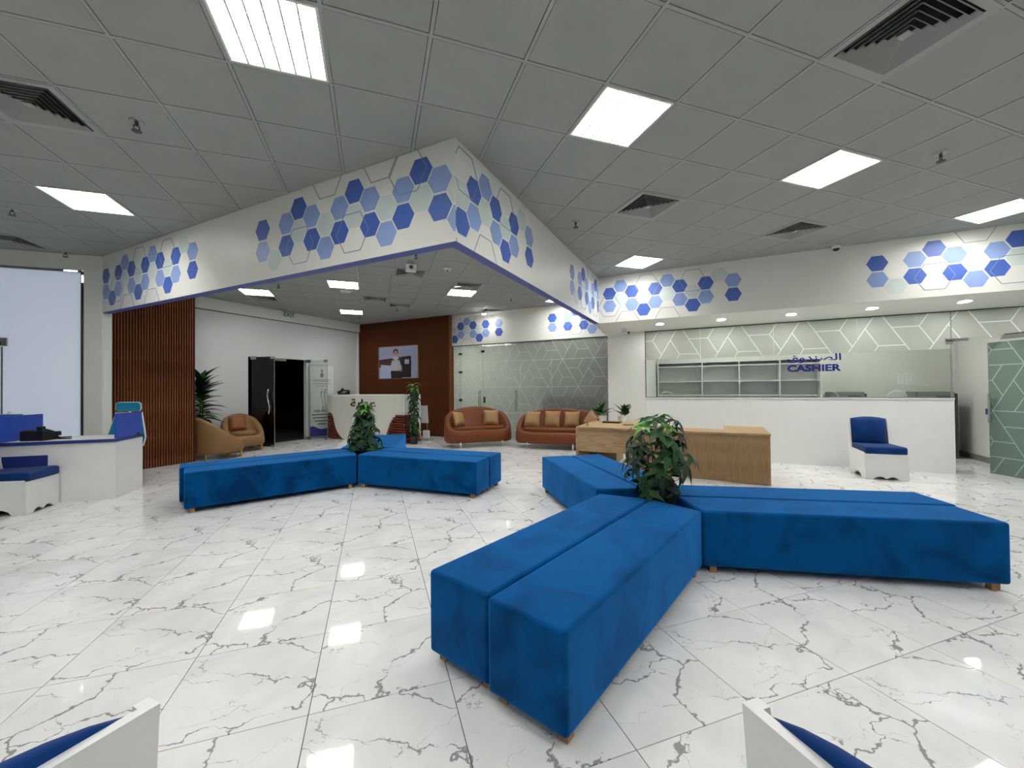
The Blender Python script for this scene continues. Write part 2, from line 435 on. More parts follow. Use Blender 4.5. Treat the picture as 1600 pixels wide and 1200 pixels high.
# ------------------------------------------------------------------ walls
def wall(name, b, mt='wall', **kw): return struct(name, b.build(name, mt, **kw))
n45 = (S2, -S2)
def LW(t, d=0.): return (-8.4 - t * S2 + d * n45[0], YF - t * S2 + d * n45[1])   # along the left wall; d out into the room
def lwall(b, t0, t1, d0, d1, z0, z1): return b.prism([LW(t1, d0), LW(t1, d1), LW(t0, d1), LW(t0, d0)], z0, z1)
wl = wall('wall_left', lwall(lwall(lwall(B(), 0, 5.2, -.2, -.04, 0, 3.47), 0, 5.2, -.04, 0, 3.235, 3.47), 0, .22, -.04, 0, 0, 3.235))
wall('wall_alcove_side', B().box(-10.3, YF - .02, 0, -8.42, YF + .12, 3.6))
wall('wall_far_left', B().box(-12.2, -5.2, 0, -12, -.7, 3.6))
wall('wall_behind', B().box(-12.2, -5.2, 0, XR + .2, -5, 3.6))
wall('wall_right', B().box(XR, -5, 0, XR + .2, 10.9, 3.6))

bulk = wall('wall_bulkhead', B().prism([(-8.42, YF), (XF, YF), (XF, 7.66), (XF - TB, 7.66), (XF - TB, YF + TB), (-8.42, YF + TB)], 2.6, 3.47), 'fascia')
B().prism([(-8.42, YF), (XF, YF), (XF, 7.66), (XF - TB, 7.66), (XF - TB, YF + TB), (-8.42, YF + TB)], 2.594, 2.6).build('underside_band', 'purple', bulk, label='blue violet painted underside')
# bulkhead over the cashier: front face, soffit falling slightly towards the glass
cash_b = wall('wall_cashier_bulkhead', B().prism([(7.65, 2.6), (YC + .06, 2.495), (YC + .06, 3.6), (7.65, 3.6)], XF - TB, XR, lambda u, v, w_: (w_, u, v)), 'fascia')
pil = wall('wall_pillar', B().box(XF - .03, YC, 0, -1.15, 10.9, 2.5))
wall('wall_office_back', B().box(-1.15, 10.75, 0, XR, 10.9, 3.1))
wall('wall_office_right', B().box(4.34, YC + .25, 0, 4.5, 10.75, 3.1))
wall('ceiling_office', B().box(-1.9, YC + .06, 2.95, XR, 10.9, 3.1))
struct('baseboard_office', B().box(4.325, YC + .25, 0, 4.34, 10.75, .1).build('baseboard_office', 'grey'))
back = wall('wall_back', B().box(-6.72, YG, 2.6, XF, YG + .15, 3.6), 'fascia')
bw2 = B().box(-10.3, YG - .05, 0, -6.66, YG + .15, 3.6); wall('wall_back_timber_side', bw2)

def hexpts(u, z, r): return [(u + r * math.cos(k * PI / 3), z + r * math.sin(k * PI / 3)) for k in range(6)]
AC = {0: [(3.148, 'm'), (2.908, 'd')], 1: [(3.268, 'l')], 2: [(3.148, 'd'), (2.908, 'm')], 3: [(3.03, 'l'), (2.79, 'd')],
      4: [(3.148, 'd'), (2.908, 'm')], 5: [(3.27, 'm'), (3.03, 'l')]}
BC = {0: [(3.155, 'd'), (2.915, 'm')], 1: [(2.795, 'l')], 2: [(3.155, 'm'), (2.915, 'd')], 3: [(3.275, 'd'), (3.035, 'l')],
      4: [(3.155, 'm'), (2.915, 'd')], 5: [(3.035, 'l'), (2.795, 'm')]}
def hexprint(parent, mp, kind, u_end, ulo, uhi, ncol, pitch=.2055, lo=2.6, hi=3.47, off=.0015):
    tab, sg = (AC, -1) if kind == 'A' else (BC, 1)
    reg = [(ulo, lo), (uhi, lo), (uhi, hi), (ulo, hi)]
    for k in range(ncol):
        kk = k if k < 6 else 2 + (k - 2) % 4
        for z, t in tab[kk]:
            p = clip(hexpts(u_end + sg * pitch * k, z, .127), reg)
            if p and area(p) > 2e-4: B().prism(p, 0, off, mp).build('hexagon_print', 'hex' + t, parent)
    outs = [(.615, 3.22 if kind == 'A' else 2.883, .216), (1.375, 3.235 if kind == 'A' else 2.883, .216), (1.03, 2.605 if kind == 'A' else 3.485, .216),
            (1.73, 2.605 if kind == 'A' else 3.49, .216), (2.06, 3.297 if kind == 'B' else 2.9, .216)]
    for du, z, r in outs:
        if du > (ncol + .5) * pitch: continue
        a = [hexpts(u_end + sg * du, z, r), hexpts(u_end + sg * du, z, r - .009)]; b = B(); any_ = False
        for i in range(6):
            q = [a[0][i], a[0][(i + 1) % 6], a[1][(i + 1) % 6], a[1][i]]
            q = clip(q, reg)
            if q and area(q) > 1e-6: b.prism(q, 0, off * 1.7, mp); any_ = True
        if any_: b.build('hexagon_outline', 'hexo', parent)
mL = lambda u, v, w_: (u, YF - w_, v)
mR = lambda u, v, w_: (XF + w_, u, v)
mC = lambda u, v, w_: (u, 7.65 - w_, v)
mB = lambda u, v, w_: (u, YG - w_, v)
hexprint(bulk, mL, 'A', -5.86, -8.38, -5.0, 13, .2008)
hexprint(bulk, mL, 'B', -4.436, -5.0, XF, 14, .2005)
hexprint(bulk, mR, 'A', 4.32, YF, 5.0, 8)
hexprint(bulk, mR, 'B', 5.975, 5.2, 7.63, 9)
hexprint(cash_b, mC, 'A', .39, XF, 2.0, 11)
hexprint(cash_b, mC, 'B', 2.25, 1.5, XR - .1, 14)
hexprint(back, mB, 'A', -5.10, -6.62, -4.2, 8)
hexprint(back, mB, 'B', -3.557, -4.2, XF - TB - .02, 9)

# timber slat screen on the left and the timber feature wall
sw = struct('wall_slat_screen', B().box(-9.11, 2.93, 0, -9.045, 4.31, 3.47).build('wall_slat_screen', 'slatb'))
me = B().box(-.03, -.0115, 0, .017, .0115, 3.47).mesh('slat'); me.materials.append(K['slat'])
for k in range(34): place('slat', me, sw, loc=(-9.013, 2.948 + k * .0405, 0))
B().box(-9.12, 4.311, 0, -8.995, 4.325, 3.47).build('end_board', 'slat2', sw)
tw = struct('wall_timber', B().box(XE, YW + .02, 0, -6.62, YG - .051, 3.47).build('wall_timber', 'slatb'))
me = B().box(-.0245, -.02, 0, .0245, .02, 3.47).mesh('slat'); me.materials.append(K['slat2'])
for k in range(64): place('slat', me, tw, loc=(XE + .03 + k * .0552, YW, 0))
B().box(-6.625, YW - .03, 0, -6.60, YG - .051, 3.47).build('end_board', 'slat', tw)

# entrance wall, lobby beyond the open glass doors, night's darkness in its near-black walls
we = wall('wall_entrance', B().box(XE - .12, YF, 0, XE, 6.02, 3.2).box(XE - .12, 7.62, 0, XE, YG, 3.2).box(XE - .12, 6.02, 2.22, XE, 7.62, 3.2), 'blind2')
struct('trim_1', B().box(XE - .12, YF + .12, 3.215, XE + .09, YW - .03, 3.47).build('trim_1', 'wall'))
struct('recess_shade_strip', B().box(XE - .12, YF + .12, 3.2, XE + .02, YW - .03, 3.215).build('recess_shade_strip', 'black'))  # black strip paints the recess shade below the header
struct('trim_3', B().box(XE - .01, YW - .08, 0, XE + .035, YW - .022, 3.2).build('trim_3', 'white'))
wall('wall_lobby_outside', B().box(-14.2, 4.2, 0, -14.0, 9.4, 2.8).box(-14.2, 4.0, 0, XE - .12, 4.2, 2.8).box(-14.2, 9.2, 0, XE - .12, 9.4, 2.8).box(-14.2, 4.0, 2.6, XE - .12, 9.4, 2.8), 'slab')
struct('reflection_board', B().box(-13.99, 4.2, 0, -13.9, 9.2, .75).build('reflection_board', 'slat2'))  # low brown board standing in for a reflection in the dark doorway
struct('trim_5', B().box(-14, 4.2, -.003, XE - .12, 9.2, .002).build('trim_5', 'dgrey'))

# ------------------------------------------------------------------ ceiling fittings
def gridloc(c): return G(.33 + .6 * c[0] + .3, -.01 + .6 * c[1] + .3)
def make_light():
    t = thing('ceiling_light', '', 'ceiling light')
    b = B(); a, i = .287, .272
    for k in range(4):
        b.add([tuple(Matrix.Rotation(k * PI / 2, 4, 'Z') @ Vector(p)) for p in [(-a, -a, 0), (a, -a, 0), (i, -i, 0), (-i, -i, 0), (-a, -a, .01), (a, -a, .01), (i, -i, .046), (-i, -i, .046)]],
              [(0, 1, 2, 3)[::-1], (3, 2, 6, 7)[::-1], (0, 4, 5, 1)[::-1], (4, 7, 6, 5)[::-1]])
    b.build('frame', 'whitep', t)
    B().box(-i, -i, .038, i, i, .044).build('diffuser', 'panel', t)
    me = B().prism([(-.006, .0), (.006, .0), (.009, .0375), (-.009, .0375)], -i, i, lambda u, v, w_: (u, w_, v)).mesh('louver'); me.materials.append(K['whitep'])
    for k in range(5): place('louver', me, t, loc=(-i + (k + 1) * 2 * i / 6, 0, 0))
    return t
lp = make_light(); first = True
for c, lb in list(LIGHTS.items()) + [(h, 'square ceiling light panel out of the picture') for h in HID]:
    o = lp if first else dup(lp); first = False
    x, y = gridloc(c); o.location = (x, y, HC); o.rotation_euler[2] = PI / 4
    tag(o, lb, 'ceiling light', 'recessed ceiling lights' if c in LIGHTS else 'ceiling lights out of view')

def make_vent():
    t = thing('air_diffuser', '', 'air vent')
    def ring(a, b_, z0, z1, n):
        bb = B()
        for k in range(4):
            bb.add([tuple(Matrix.Rotation(k * PI / 2, 4, 'Z') @ Vector(p)) for p in [(-a, -a, z0), (a, -a, z0), (b_, -b_, z1), (-b_, -b_, z1), (-a, -a, z0 + .004), (a, -a, z0 + .004), (b_, -b_, z1 + .004), (-b_, -b_, z1 + .004)]],
                   [(0, 3, 2, 1), (4, 5, 6, 7), (0, 1, 5, 4), (2, 3, 7, 6)])
        return bb.build(n, 'bar', t)
    ring(.295, .245, -.004, .002, 'frame')
    for k in range(6):
        a = .238 - k * .036; ring(a, a - .021, -.006, .02, 'vane')
    B().box(-.028, -.028, -.004, .028, .028, .004).build('centre_plate', 'bar', t)
    B().box(-.25, -.25, .06, .25, .25, .064).build('throat', 'dark', t)
    return t
vp = make_vent(); first = True
for c, lb in VENTS.items():
    o = vp if first else dup(vp); first = False
    x, y = gridloc(c); o.location = (x, y, HC); o.rotation_euler[2] = PI / 4; tag(o, lb, 'air vent', 'square ceiling diffusers')

def make_sprinkler():
    t = thing('sprinkler', '', 'sprinkler')
    B().lathe([(.001, 0), (.036, 0), (.032, -.008), (.012, -.012)][::-1], 14).build('escutcheon', 'metal', t)
    B().tube([(0, 0, 0), (0, 0, -.03)], .009).tube([(0, .012, -.028), (0, .014, -.045), (0, .004, -.058)], .003, 6).tube([(0, -.012, -.028), (0, -.014, -.045), (0, -.004, -.058)], .003, 6).build('body', 'dgrey', t)
    B().lathe([(.001, -.058), (.024, -.058), (.024, -.061), (.001, -.061)][::-1], 12).build('deflector', 'dgrey', t)
    return t
SPR = [(-3.96, 1.51, 'chrome sprinkler head beside the left air diffuser of the main ceiling'), (1.92, 4.97, 'sprinkler head on the main ceiling above the light at the right edge'),
       (-1.48, 4.9, 'sprinkler head left of the vent by the bulkhead inner corner'), (-7.1, 1.6, 'sprinkler head at the far left picture edge of the main ceiling'),
       (-8.6, 2.45, 'sprinkler head in the corner above the window blind'), (-4.04, 4.92, 'sprinkler head in the alcove nearest the bulkhead corner'),
       (-7.6, 5.09, 'sprinkler head peeking below the left bulkhead edge'), (-7.2, 8.0, 'sprinkler head behind the slotted diffuser above the wall picture'),
       (-4.08, 8.33, 'sprinkler head in the alcove ceiling in front of the frosted glass'), (-8.9, 8.35, 'sprinkler head in the alcove behind the deepest light panel')]
s0 = make_sprinkler()
for i, (x, y, lb) in enumerate(SPR):
    o = s0 if i == 0 else dup(s0); o.location = (x, y, HC + .002); o.scale = (1.35, 1.35, 1.35); tag(o, lb, 'sprinkler', 'ceiling sprinklers')
t = thing('smoke_detector', 'round white smoke detector behind the bulkhead corner', 'smoke detector', (-4.05, 5.77, HC))
B().lathe([(.05, -.045), (.062, -.03), (.07, -.012), (.07, .002)], 20).build('cover', 'whitep', t, smooth=True)
B().lathe([(.02, -.052), (.03, -.044)], 14).build('sensor', 'dgrey', t)
t = thing('ceiling_speaker', 'round white ceiling disc just behind an alcove light panel', 'smoke detector', (-6.92, 6.12, HC))
B().lathe([(.07, -.035), (.1, -.022), (.12, 0), (.12, .002)], 22).build('cover', 'whitep', t, smooth=True)
B().lathe([(.03, -.04), (.05, -.034)], 14).build('centre_cap', 'metal', t)
t = thing('wireless_access_box', 'small white box hanging under the alcove ceiling by an air diffuser', 'ceiling device', (-4.36, 5.18, HC), PI / 4)
B().box(-.05, -.03, -.06, .05, .03, .002).build('bracket', 'bar', t); B().box(-.085, -.05, -.17, .085, .05, -.055).build('housing', 'whitep', t, bevel=.01)
B().lathe([(.02, 0), (.03, .004)], 12).xf(Matrix.Translation((0, -.05, -.11)) @ Matrix.Rotation(PI / 2, 4, 'X')).build('lens', 'dgrey', t)
t = thing('ceiling_spotlight', 'bright round spotlight at the ceiling above the frosted glass', 'spotlight', (-5.35, 9.28, HC))
B().tube([(0, 0, .002), (0, 0, -.05)], .02).build('stem', 'whitep', t)
B().lathe([(.03, -.12), (.055, -.11), (.06, -.05), (.03, -.045)], 16).build('housing', 'whitep', t, smooth=True)
B().lathe([(.001, -.128), (.05, -.124), (.05, -.119)], 16).build('bulb', 'slot', t)
sp_ = 0
for x in (-.81, .22, 1.25, 2.29, 3.32, 4.36):
    y = 8.03; z = 2.6 - .105 * (y - 7.65) / (YC + .06 - 7.65)
    t = thing('downlight', ['round downlight in the soffit nearest the white pillar', 'second round downlight from the white pillar in the cashier soffit', 'third round downlight from the white pillar, above the cashier lettering',
              'fourth round downlight from the white pillar in the cashier soffit', 'rightmost round downlight in the cashier soffit', 'round soffit downlight past the right picture edge'][sp_], 'downlight', (x, y, z), 0, 'cashier soffit downlights'); sp_ += 1
    t.rotation_euler[0] = -math.atan(.105 / (YC + .06 - 7.65))
    B().lathe([(.06, .004), (.078, -.006), (.082, .002)], 22).build('trim_ring', 'white', t)
    B().lathe([(.001, -.002), (.06, -.002), (.06, .002)], 22).build('lamp_disc', 'slot', t)
t = thing('dome_camera', 'small dark dome camera at the top of the cashier bulkhead', 'camera', (1.75, 7.55, HC))
B().lathe([(.055, -.05), (.062, -.03), (.062, .002)], 18).build('base', 'whitep', t, smooth=True); B().lathe([(.008, -.085), (.032, -.075), (.046, -.048)], 18).build('dome', 'black', t, smooth=True)
t = thing('bullet_camera', 'small white bullet camera under the soffit beside the pillar', 'camera', (-1.5, 8.2, 2.53), .5)
B().lathe([(.04, -.02), (.04, .012)], 14).build('base', 'white', t)
B().tube([(0, 0, -.02), (.01, -.04, -.06)], .012).build('arm', 'white', t); B().tube([(-.02, .04, -.055), (.05, -.11, -.085)], .03, 12).build('barrel', 'white', t, smooth=True); B().tube([(.05, -.11, -.085), (.056, -.122, -.0875)], .028, 12).build('lens', 'black', t)
t = thing('exit_sign', 'hanging exit sign with green letters above the entrance doors', 'sign', (XE + .16, 6.98, 3.47))
B().box(-.012, -.15, -.16, .012, .15, -.005).build('panel', 'whitep', t); B().box(-.02, -.17, -.03, .02, .17, 0).build('housing', 'metal', t)
text('EXIT', .15, 'green', t, (.014, 0, -.145), (PI / 2, 0, PI / 2), depth=.001, bold=.002)

# ------------------------------------------------------------------ benches
def bench(name, label, L_, wd, tip, side, loc, ang, group):
    # one seat module: long block along +x whose inner end (x = 0) is cut at an angle
    t = thing(name, label, 'bench', (loc[0], loc[1], 0), ang, group)
    y0, y1 = (0.006, wd) if side > 0 else (-wd, -.006)
    a, b = (-tip, 0) if side > 0 else (0, -tip)
    pts = [(a, y0), (L_, y0), (L_, y1), (b, y1)]
    B().prism(pts, .05, .458).build('upholstery', 'velvet', t, bevel=.02, seg=3)
    for x in (.08, L_ - .07):
        for y in (y0 + .05, y1 - .05):
            B().box(x - .024, y - .024, 0, x + .024, y + .024, .052).build('foot', 'foot', t)
    return t
def ybench(c, arms, labels, group):
    k = 0
    for ang, lr, ll, r0 in arms:
        a = math.radians(ang); d = (math.cos(a), math.sin(a))
        o = (c[0] + r0 * d[0], c[1] + r0 * d[1])
        for side, L_ in ((-1, lr), (1, ll)):
            bench('bench_module', labels[k], L_, .41, .09, side, o, a, group); k += 1
ybench((-.40, 3.595), [(-103.3, 1.86, 1.88, .24), (16.3, 1.90, 1.93, .24), (128, 1.77, 1.77, .315)],
       ['blue velvet bench block in front, left of the closest arm', 'closest blue velvet bench block, its corner reaching lowest in the picture',
        'long blue velvet bench block in front facing the viewer on the right arm', 'rear blue velvet block of the right arm, nearest the wooden desk',
        'blue velvet block of the front star on its far arm, nearest the wooden desk', 'blue velvet block of the front star on its far arm, nearest the rear star'], 'front star of blue benches')
ybench((-4.72, 4.51), [(-115.5, 1.93, 1.88, .24), (5, 1.85, 1.85, .24), (125, 1.80, 1.80, .24)],
       ['rear-side blue velvet block of the left arm of the rear star', 'long blue velvet block facing the viewer on the left arm of the rear star',
        'blue velvet block facing the viewer on the right arm of the rear star', 'back blue velvet block on the right arm of the rear star',
        'blue velvet block pointing at the reception counter, right one of its arm', 'blue velvet block pointing at the reception counter, left one of its arm'], 'rear star of blue benches')

# ------------------------------------------------------------------ plants
def leaflet(b, L_, wd, m, droop=.5, fold=.15, seg=5, tipf=.5):
    v = []; f = []
    for i in range(seg + 1):
        t = i / seg; ww = wd * (math.sin(PI * min(1, t ** tipf)) if 0 < t < 1 else .06) * .5
        x = L_ * t; z = -droop * L_ * t * t
        v += [(x, -ww, z + fold * ww), (x, 0, z), (x, ww, z + fold * ww)]
    for i in range(seg):
        o = 3 * i; f += [(o, o + 1, o + 4, o + 3), (o + 1, o + 2, o + 5, o + 4)]
    b.add([tuple(m @ Vector(p)) for p in v], f)
def whorl(n, L_, wd, droop, pet, name, mt, r):
    b = B()
    for k in range(n):
        m = Matrix.Rotation(k * 2 * PI / n + r.uniform(-.15, .15), 4, 'Z') @ Matrix.Rotation(r.uniform(-.05, .4), 4, 'Y')
        leaflet(b, L_ * r.uniform(.8, 1.1), wd, m, droop)
    b.tube([(0, 0, 0), (0.01, 0, -pet * .5), (0, 0, -pet)], .003, 5)
    me = b.mesh(name); me.materials.append(K[mt]); me.polygons.foreach_set('use_smooth', [True] * len(me.polygons)); return me
def aim(o, pos, d, spin, s):
    q = Vector(d).to_track_quat('Z', 'Y').to_matrix().to_4x4()
    o.matrix_local = Matrix.Translation(pos) @ q @ Matrix.Rotation(spin, 4, 'Z') @ Matrix.Scale(s, 4)
def pot(t, prof, mt='black', soil=None):
    B().lathe(prof, 22).build('pot', mt, t, smooth=False)
    r, z = prof[-1]; B().lathe([(.001, z - .02), (r - .012, z - .02), (r - .012, z - .018)][::-1], 20).build('soil', 'soil', t)
def umbrella_plant(label, loc, seed, prof_r, zb, zt, n, ls):
    r = random.Random(seed); t = thing('umbrella_plant', label, 'plant', loc)
    pot(t, [(.085, 0), (.1, .2), (.125, .44), (.13, .46), (.12, .462)])
    ms = [whorl(k, .135, .05, d, .1, 'leaf', mt, r) for k, d, mt in ((7, .25, 'leaf'), (7, .4, 'leafd'), (6, .15, 'leaf'), (6, .15, 'leafl'))]
    stems = [(r.uniform(-.05, .05), r.uniform(-.05, .05), r.uniform(.7, 1) * (zt - zb)) for _ in range(4)]
    for sx, sy_, h in stems: B().tube([(sx, sy_, .43), (sx * 1.4, sy_ * 1.6, zb + h * .5), (sx * 2.2, sy_ * 1.9, zb + h * .93)], .008, 6, .004).build('stem', 'stem', t)
    for k in range(n):
        u = (k + .5) / n; z = zb + (zt - zb) * u; rr = prof_r(u) * r.uniform(.55, 1.0); a = k * 2.39996 + r.uniform(-.4, .4)
        p = Vector((rr * math.cos(a), rr * math.sin(a), z))
        d = Vector((math.cos(a) * (1.0 - u * .6), math.sin(a) * (1.0 - u * .6), .35 + u * .8 + r.uniform(-.2, .3)))
        o = place('leaf', ms[3] if (u > .8 and r.random() < .7) else ms[r.randrange(3)], t); aim(o, p, d, r.uniform(0, 6), r.uniform(.8, 1.2) * ls)
    return t
umbrella_plant('green umbrella plant growing from the centre of the front bench star', (-.40, 3.60, 0), 3, lambda u: .10 + .21 * math.sin(PI * min(1, .18 + u * .75)), .50, 1.14, 46, 1.0)
umbrella_plant('bushy green plant in the centre of the rear bench star', (-4.72, 4.51, 0), 5, lambda u: .27 * (1 - u) ** .7 + .03, .48, 1.18, 62, 1.0)

def dracaena(label, loc):
    r = random.Random(11); t = thing('tall_floor_plant', label, 'plant', loc)
    pot(t, [(.12, 0), (.15, .3), (.16, .34), (.15, .342)], 'white')
    for dx in (-.03, .03): B().tube([(dx, 0, .3), (dx * 1.5, .01, .9), (dx, .0, 1.5)], .018, 8, .012).build('cane', 'stem', t)
    ms = []
    for mt in ('leaf', 'leafd', 'leafl'):
        b = B(); leaflet(b, .60, .21, Matrix.Identity(4), .35, .35, 8, .6); me = b.mesh('leaf'); me.materials.append(K[mt]); ms.append(me)
    for k in range(72):
        u = k / 71; z = .75 + .85 * u; a = k * 2.39996; el = -.05 + u * 1.25 + r.uniform(-.15, .2)
        o = place('leaf', ms[r.choice((0, 1, 1, 0, 1, 0, 2))], t)
        o.matrix_local = Matrix.Translation((.02 * math.cos(a), .02 * math.sin(a), z)) @ Matrix.Rotation(a, 4, 'Z') @ Matrix.Rotation(-el, 4, 'Y') @ Matrix.Scale(r.uniform(.55, .82) * (.72 if math.cos(a) < -.2 else 1), 4)
dracaena('tall dark leafy floor plant behind the tan armchairs', (-9.8, 4.82, 0))

def pothos(label, loc):
    r = random.Random(4); t = thing('climbing_plant', label, 'plant', loc)
    pot(t, [(.08, 0), (.1, .2), (.105, .21), (.1, .212)])
    B().tube([(0, 0, .18), (0, 0, 1.46)], .03, 8).build('moss_pole', 'stem', t)
    ms = []
    for mt in ('leaf', 'leafd', 'leafl'):
        b = B(); leaflet(b, .13, .11, Matrix.Identity(4), .6, .2, 5, .45); me = b.mesh('leaf'); me.materials.append(K[mt]); ms.append(me)
    for k in range(110):
        u = k / 109; z = .28 + 1.24 * u; a = k * 2.39996 + r.uniform(-.3, .3); rr = r.uniform(.04, .09)
        o = place('leaf', ms[2] if u > .88 or r.random() < .05 else ms[r.randrange(2)], t)
        o.matrix_local = Matrix.Translation((rr * math.cos(a), rr * math.sin(a), z)) @ Matrix.Rotation(a, 4, 'Z') @ Matrix.Rotation(r.uniform(-.1, .9) - (.7 if u > .93 else 0), 4, 'Y') @ Matrix.Scale(r.uniform(.8, 1.15), 4)
pothos('slim climbing plant on a pole at the right end of the reception counter', (-6.62, 7.95, 0))

# ------------------------------------------------------------------ sofas and armchairs
def tub(name, label, cat, w_, d_, loc, rz, mt, zback, zfront, seatz, dent, legs, gold='chrome', arm=.0, pw=2.7, group=None):
    t = thing(name, label, cat, (loc[0], loc[1], 0), rz, group)
    N = 72; zb = .12; th = .15
    def plan(a, k=1.0, inset=0.):
        c, s_ = math.cos(a), math.sin(a)
        x = (w_ / 2 - inset) * math.copysign(abs(c) ** (2 / pw), c); y = (d_ / 2 - inset) * math.copysign(abs(s_) ** (2 / pw), s_)
        if y < 0: y += dent * math.exp(-(x / (w_ * .24)) ** 2) * (-y / (d_ / 2))
        return x, y
    def top(a):
        # a = pi/2 is the back, -pi/2 the front
        x, y = plan(a); yn, xn = y / (d_ / 2), x / (w_ / 2); u = max(0, min(1, (yn + .95) / 1.75)); u = u * u * (3 - 2 * u)
        return zfront + (zback - zfront) * u * (1 - .3 * xn * xn)
    rings = []
    for i in range(N):
        a = i * 2 * PI / N; zt = top(a)
        x0, y0 = plan(a, inset=.03); x1, y1 = plan(a); xi, yi = plan(a, inset=th); xm, ym = plan(a, inset=.05)
        q0 = plan(a, inset=.02); xm2, ym2 = plan(a, inset=th - .05)
        rings.append([(x0, y0, zb), (x1, y1, zb + .05), (x1, y1, (zb + zt) / 2), (q0[0], q0[1], zt - .04), (xm, ym, zt - .005), (xm2, ym2, zt), (xi, yi, zt - .045), (xi, yi, seatz - .16)])
    n = 8; v = [p for rg in rings for p in rg]; f = []
    for i in range(N):
        j = (i + 1) % N
        for k in range(n - 1): f.append((i * n + k, j * n + k, j * n + k + 1, i * n + k + 1))
    f.append(tuple(i * n for i in range(N))[::-1]); f.append(tuple(i * n + n - 1 for i in range(N)))
    B().add(v, f).build('body', mt, t, smooth=True)
    b = B(); pts = [plan(i * 2 * PI / 48, inset=th + .004) for i in range(48)]
    v = []; f = []
    for sc_, z in ((1, seatz - .15), (1.0, seatz - .05), (.985, seatz - .015), (.93, seatz), (.5, seatz + .012), (.02, seatz + .014)):
        v += [(x * sc_, y * sc_, z) for x, y in pts]
    for r_ in range(5):
        for i in range(48): f.append((r_ * 48 + i, r_ * 48 + (i + 1) % 48, (r_ + 1) * 48 + (i + 1) % 48, (r_ + 1) * 48 + i))
    f.append(tuple(range(48))[::-1]); f.append(tuple(range(240, 288)))
    b.add(v, f).build('seat_cushion', mt, t, smooth=True)
    for x, y in legs: B().tube([(x, y, 0), (x, y, zb + .03)], .017, 10, .021).build('leg', gold, t)
    return t
g1a = math.radians(45)
def at(root, x, y, z): return Vector(root.location) + Matrix.Rotation(root.rotation_euler[2], 4, 'Z') @ Vector((x, y, z))
ls = tub('loveseat', 'cognac leather two-seat curved sofa beside the timber wall', 'sofa', 1.62, .86, (-4.98, 8.32), math.radians(45), 'cognac', .93, .40, .47, .1, [(-.5, -.36), (.5, -.34), (-.6, .25), (.6, .25)])
so = tub('sofa', 'long cognac leather curved sofa behind the wooden desk', 'sofa', 2.06, .86, (-3.07, 8.74), math.radians(8), 'cognac', .90, .38, .46, .04, [(-.68, -.36), (.36, -.38), (-.7, .28), (.7, .28)])
a1 = tub('tub_armchair', 'tan tub armchair seen from its side, half behind the slat screen', 'armchair', .86, .86, (-9.12, 4.80), math.radians(172), 'tanl', .84, .36, .44, 0, [(-.3, -.3), (.3, -.3), (-.26, .3), (.26, .3)], 'gold', pw=2.4)
a2 = tub('tub_armchair', 'tan tub armchair with a brown cushion beside the open glass door', 'armchair', .84, .8, (-9.66, 5.60), math.radians(76), 'tanl', .84, .36, .44, 0, [(-.3, -.28), (.3, -.28), (-.26, .28), (.26, .28)], 'gold', pw=2.4)

def pillow(label, root, x, y, z, size, tilt, spin, mt, cat='cushion', group=None, roll=0.):
    N = 10; v = []; f = []
    for sg in (1, -1):
        for i in range(N + 1):
            for j in range(N + 1):
                a, b_ = -1 + 2 * i / N, -1 + 2 * j / N
                pin = 1 - .07 * (1 - a * a) * abs(b_) ** 2; pin2 = 1 - .07 * (1 - b_ * b_) * abs(a) ** 2
                h = ((1 - a ** 4) * (1 - b_ ** 4)) ** .6 * .075
                v.append((a * size / 2 * pin2, sg * h, b_ * size / 2 * pin))
    M_ = (N + 1) ** 2
    for s_ in (0, 1):
        for i in range(N):
            for j in range(N):
                q = (s_ * M_ + i * (N + 1) + j, s_ * M_ + i * (N + 1) + j + 1, s_ * M_ + (i + 1) * (N + 1) + j + 1, s_ * M_ + (i + 1) * (N + 1) + j)
                f.append(q if s_ == 0 else q[::-1])
    o = B().add(v, f).build('throw_cushion', mt, None, smooth=True)
    p = at(root, x, y, z + size / 2 * math.cos(tilt) + .01)
    o.matrix_world = Matrix.Translation(p) @ Matrix.Rotation(root.rotation_euler[2] + spin, 4, 'Z') @ Matrix.Rotation(-tilt, 4, 'X') @ Matrix.Rotation(roll, 4, 'Y')
    return tag(o, label, 'cushion', group)
pillow('tan cushion in the left corner of the two-seat sofa', ls, -.46, .06, .47, .36, .3, .75, 'tanp', group='tan cushions', roll=.1)
pillow('tan cushion in the right part of the two-seat sofa', ls, .36, .14, .47, .38, .3, -.35, 'tanp', group='tan cushions')
pillow('leftmost tan cushion on the long sofa', so, -.66, .04, .46, .37, .3, .25, 'tanp', group='tan cushions', roll=.06)
pillow('second tan cushion from the left on the long sofa', so, -.2, .14, .46, .38, .28, -.1, 'tanp', group='tan cushions')
pillow('third tan cushion from the left on the long sofa', so, .26, .14, .46, .37, .28, -.2, 'tanp', group='tan cushions', roll=-.05)
pillow('tilted tan cushion at the desk end of the long sofa', so, .70, .05, .46, .36, .35, -.8, 'tanp', group='tan cushions', roll=.5)
pillow('brown leather cushion propped in the tan armchair', a2, -.06, .12, .44, .36, .3, 0, 'brownp')

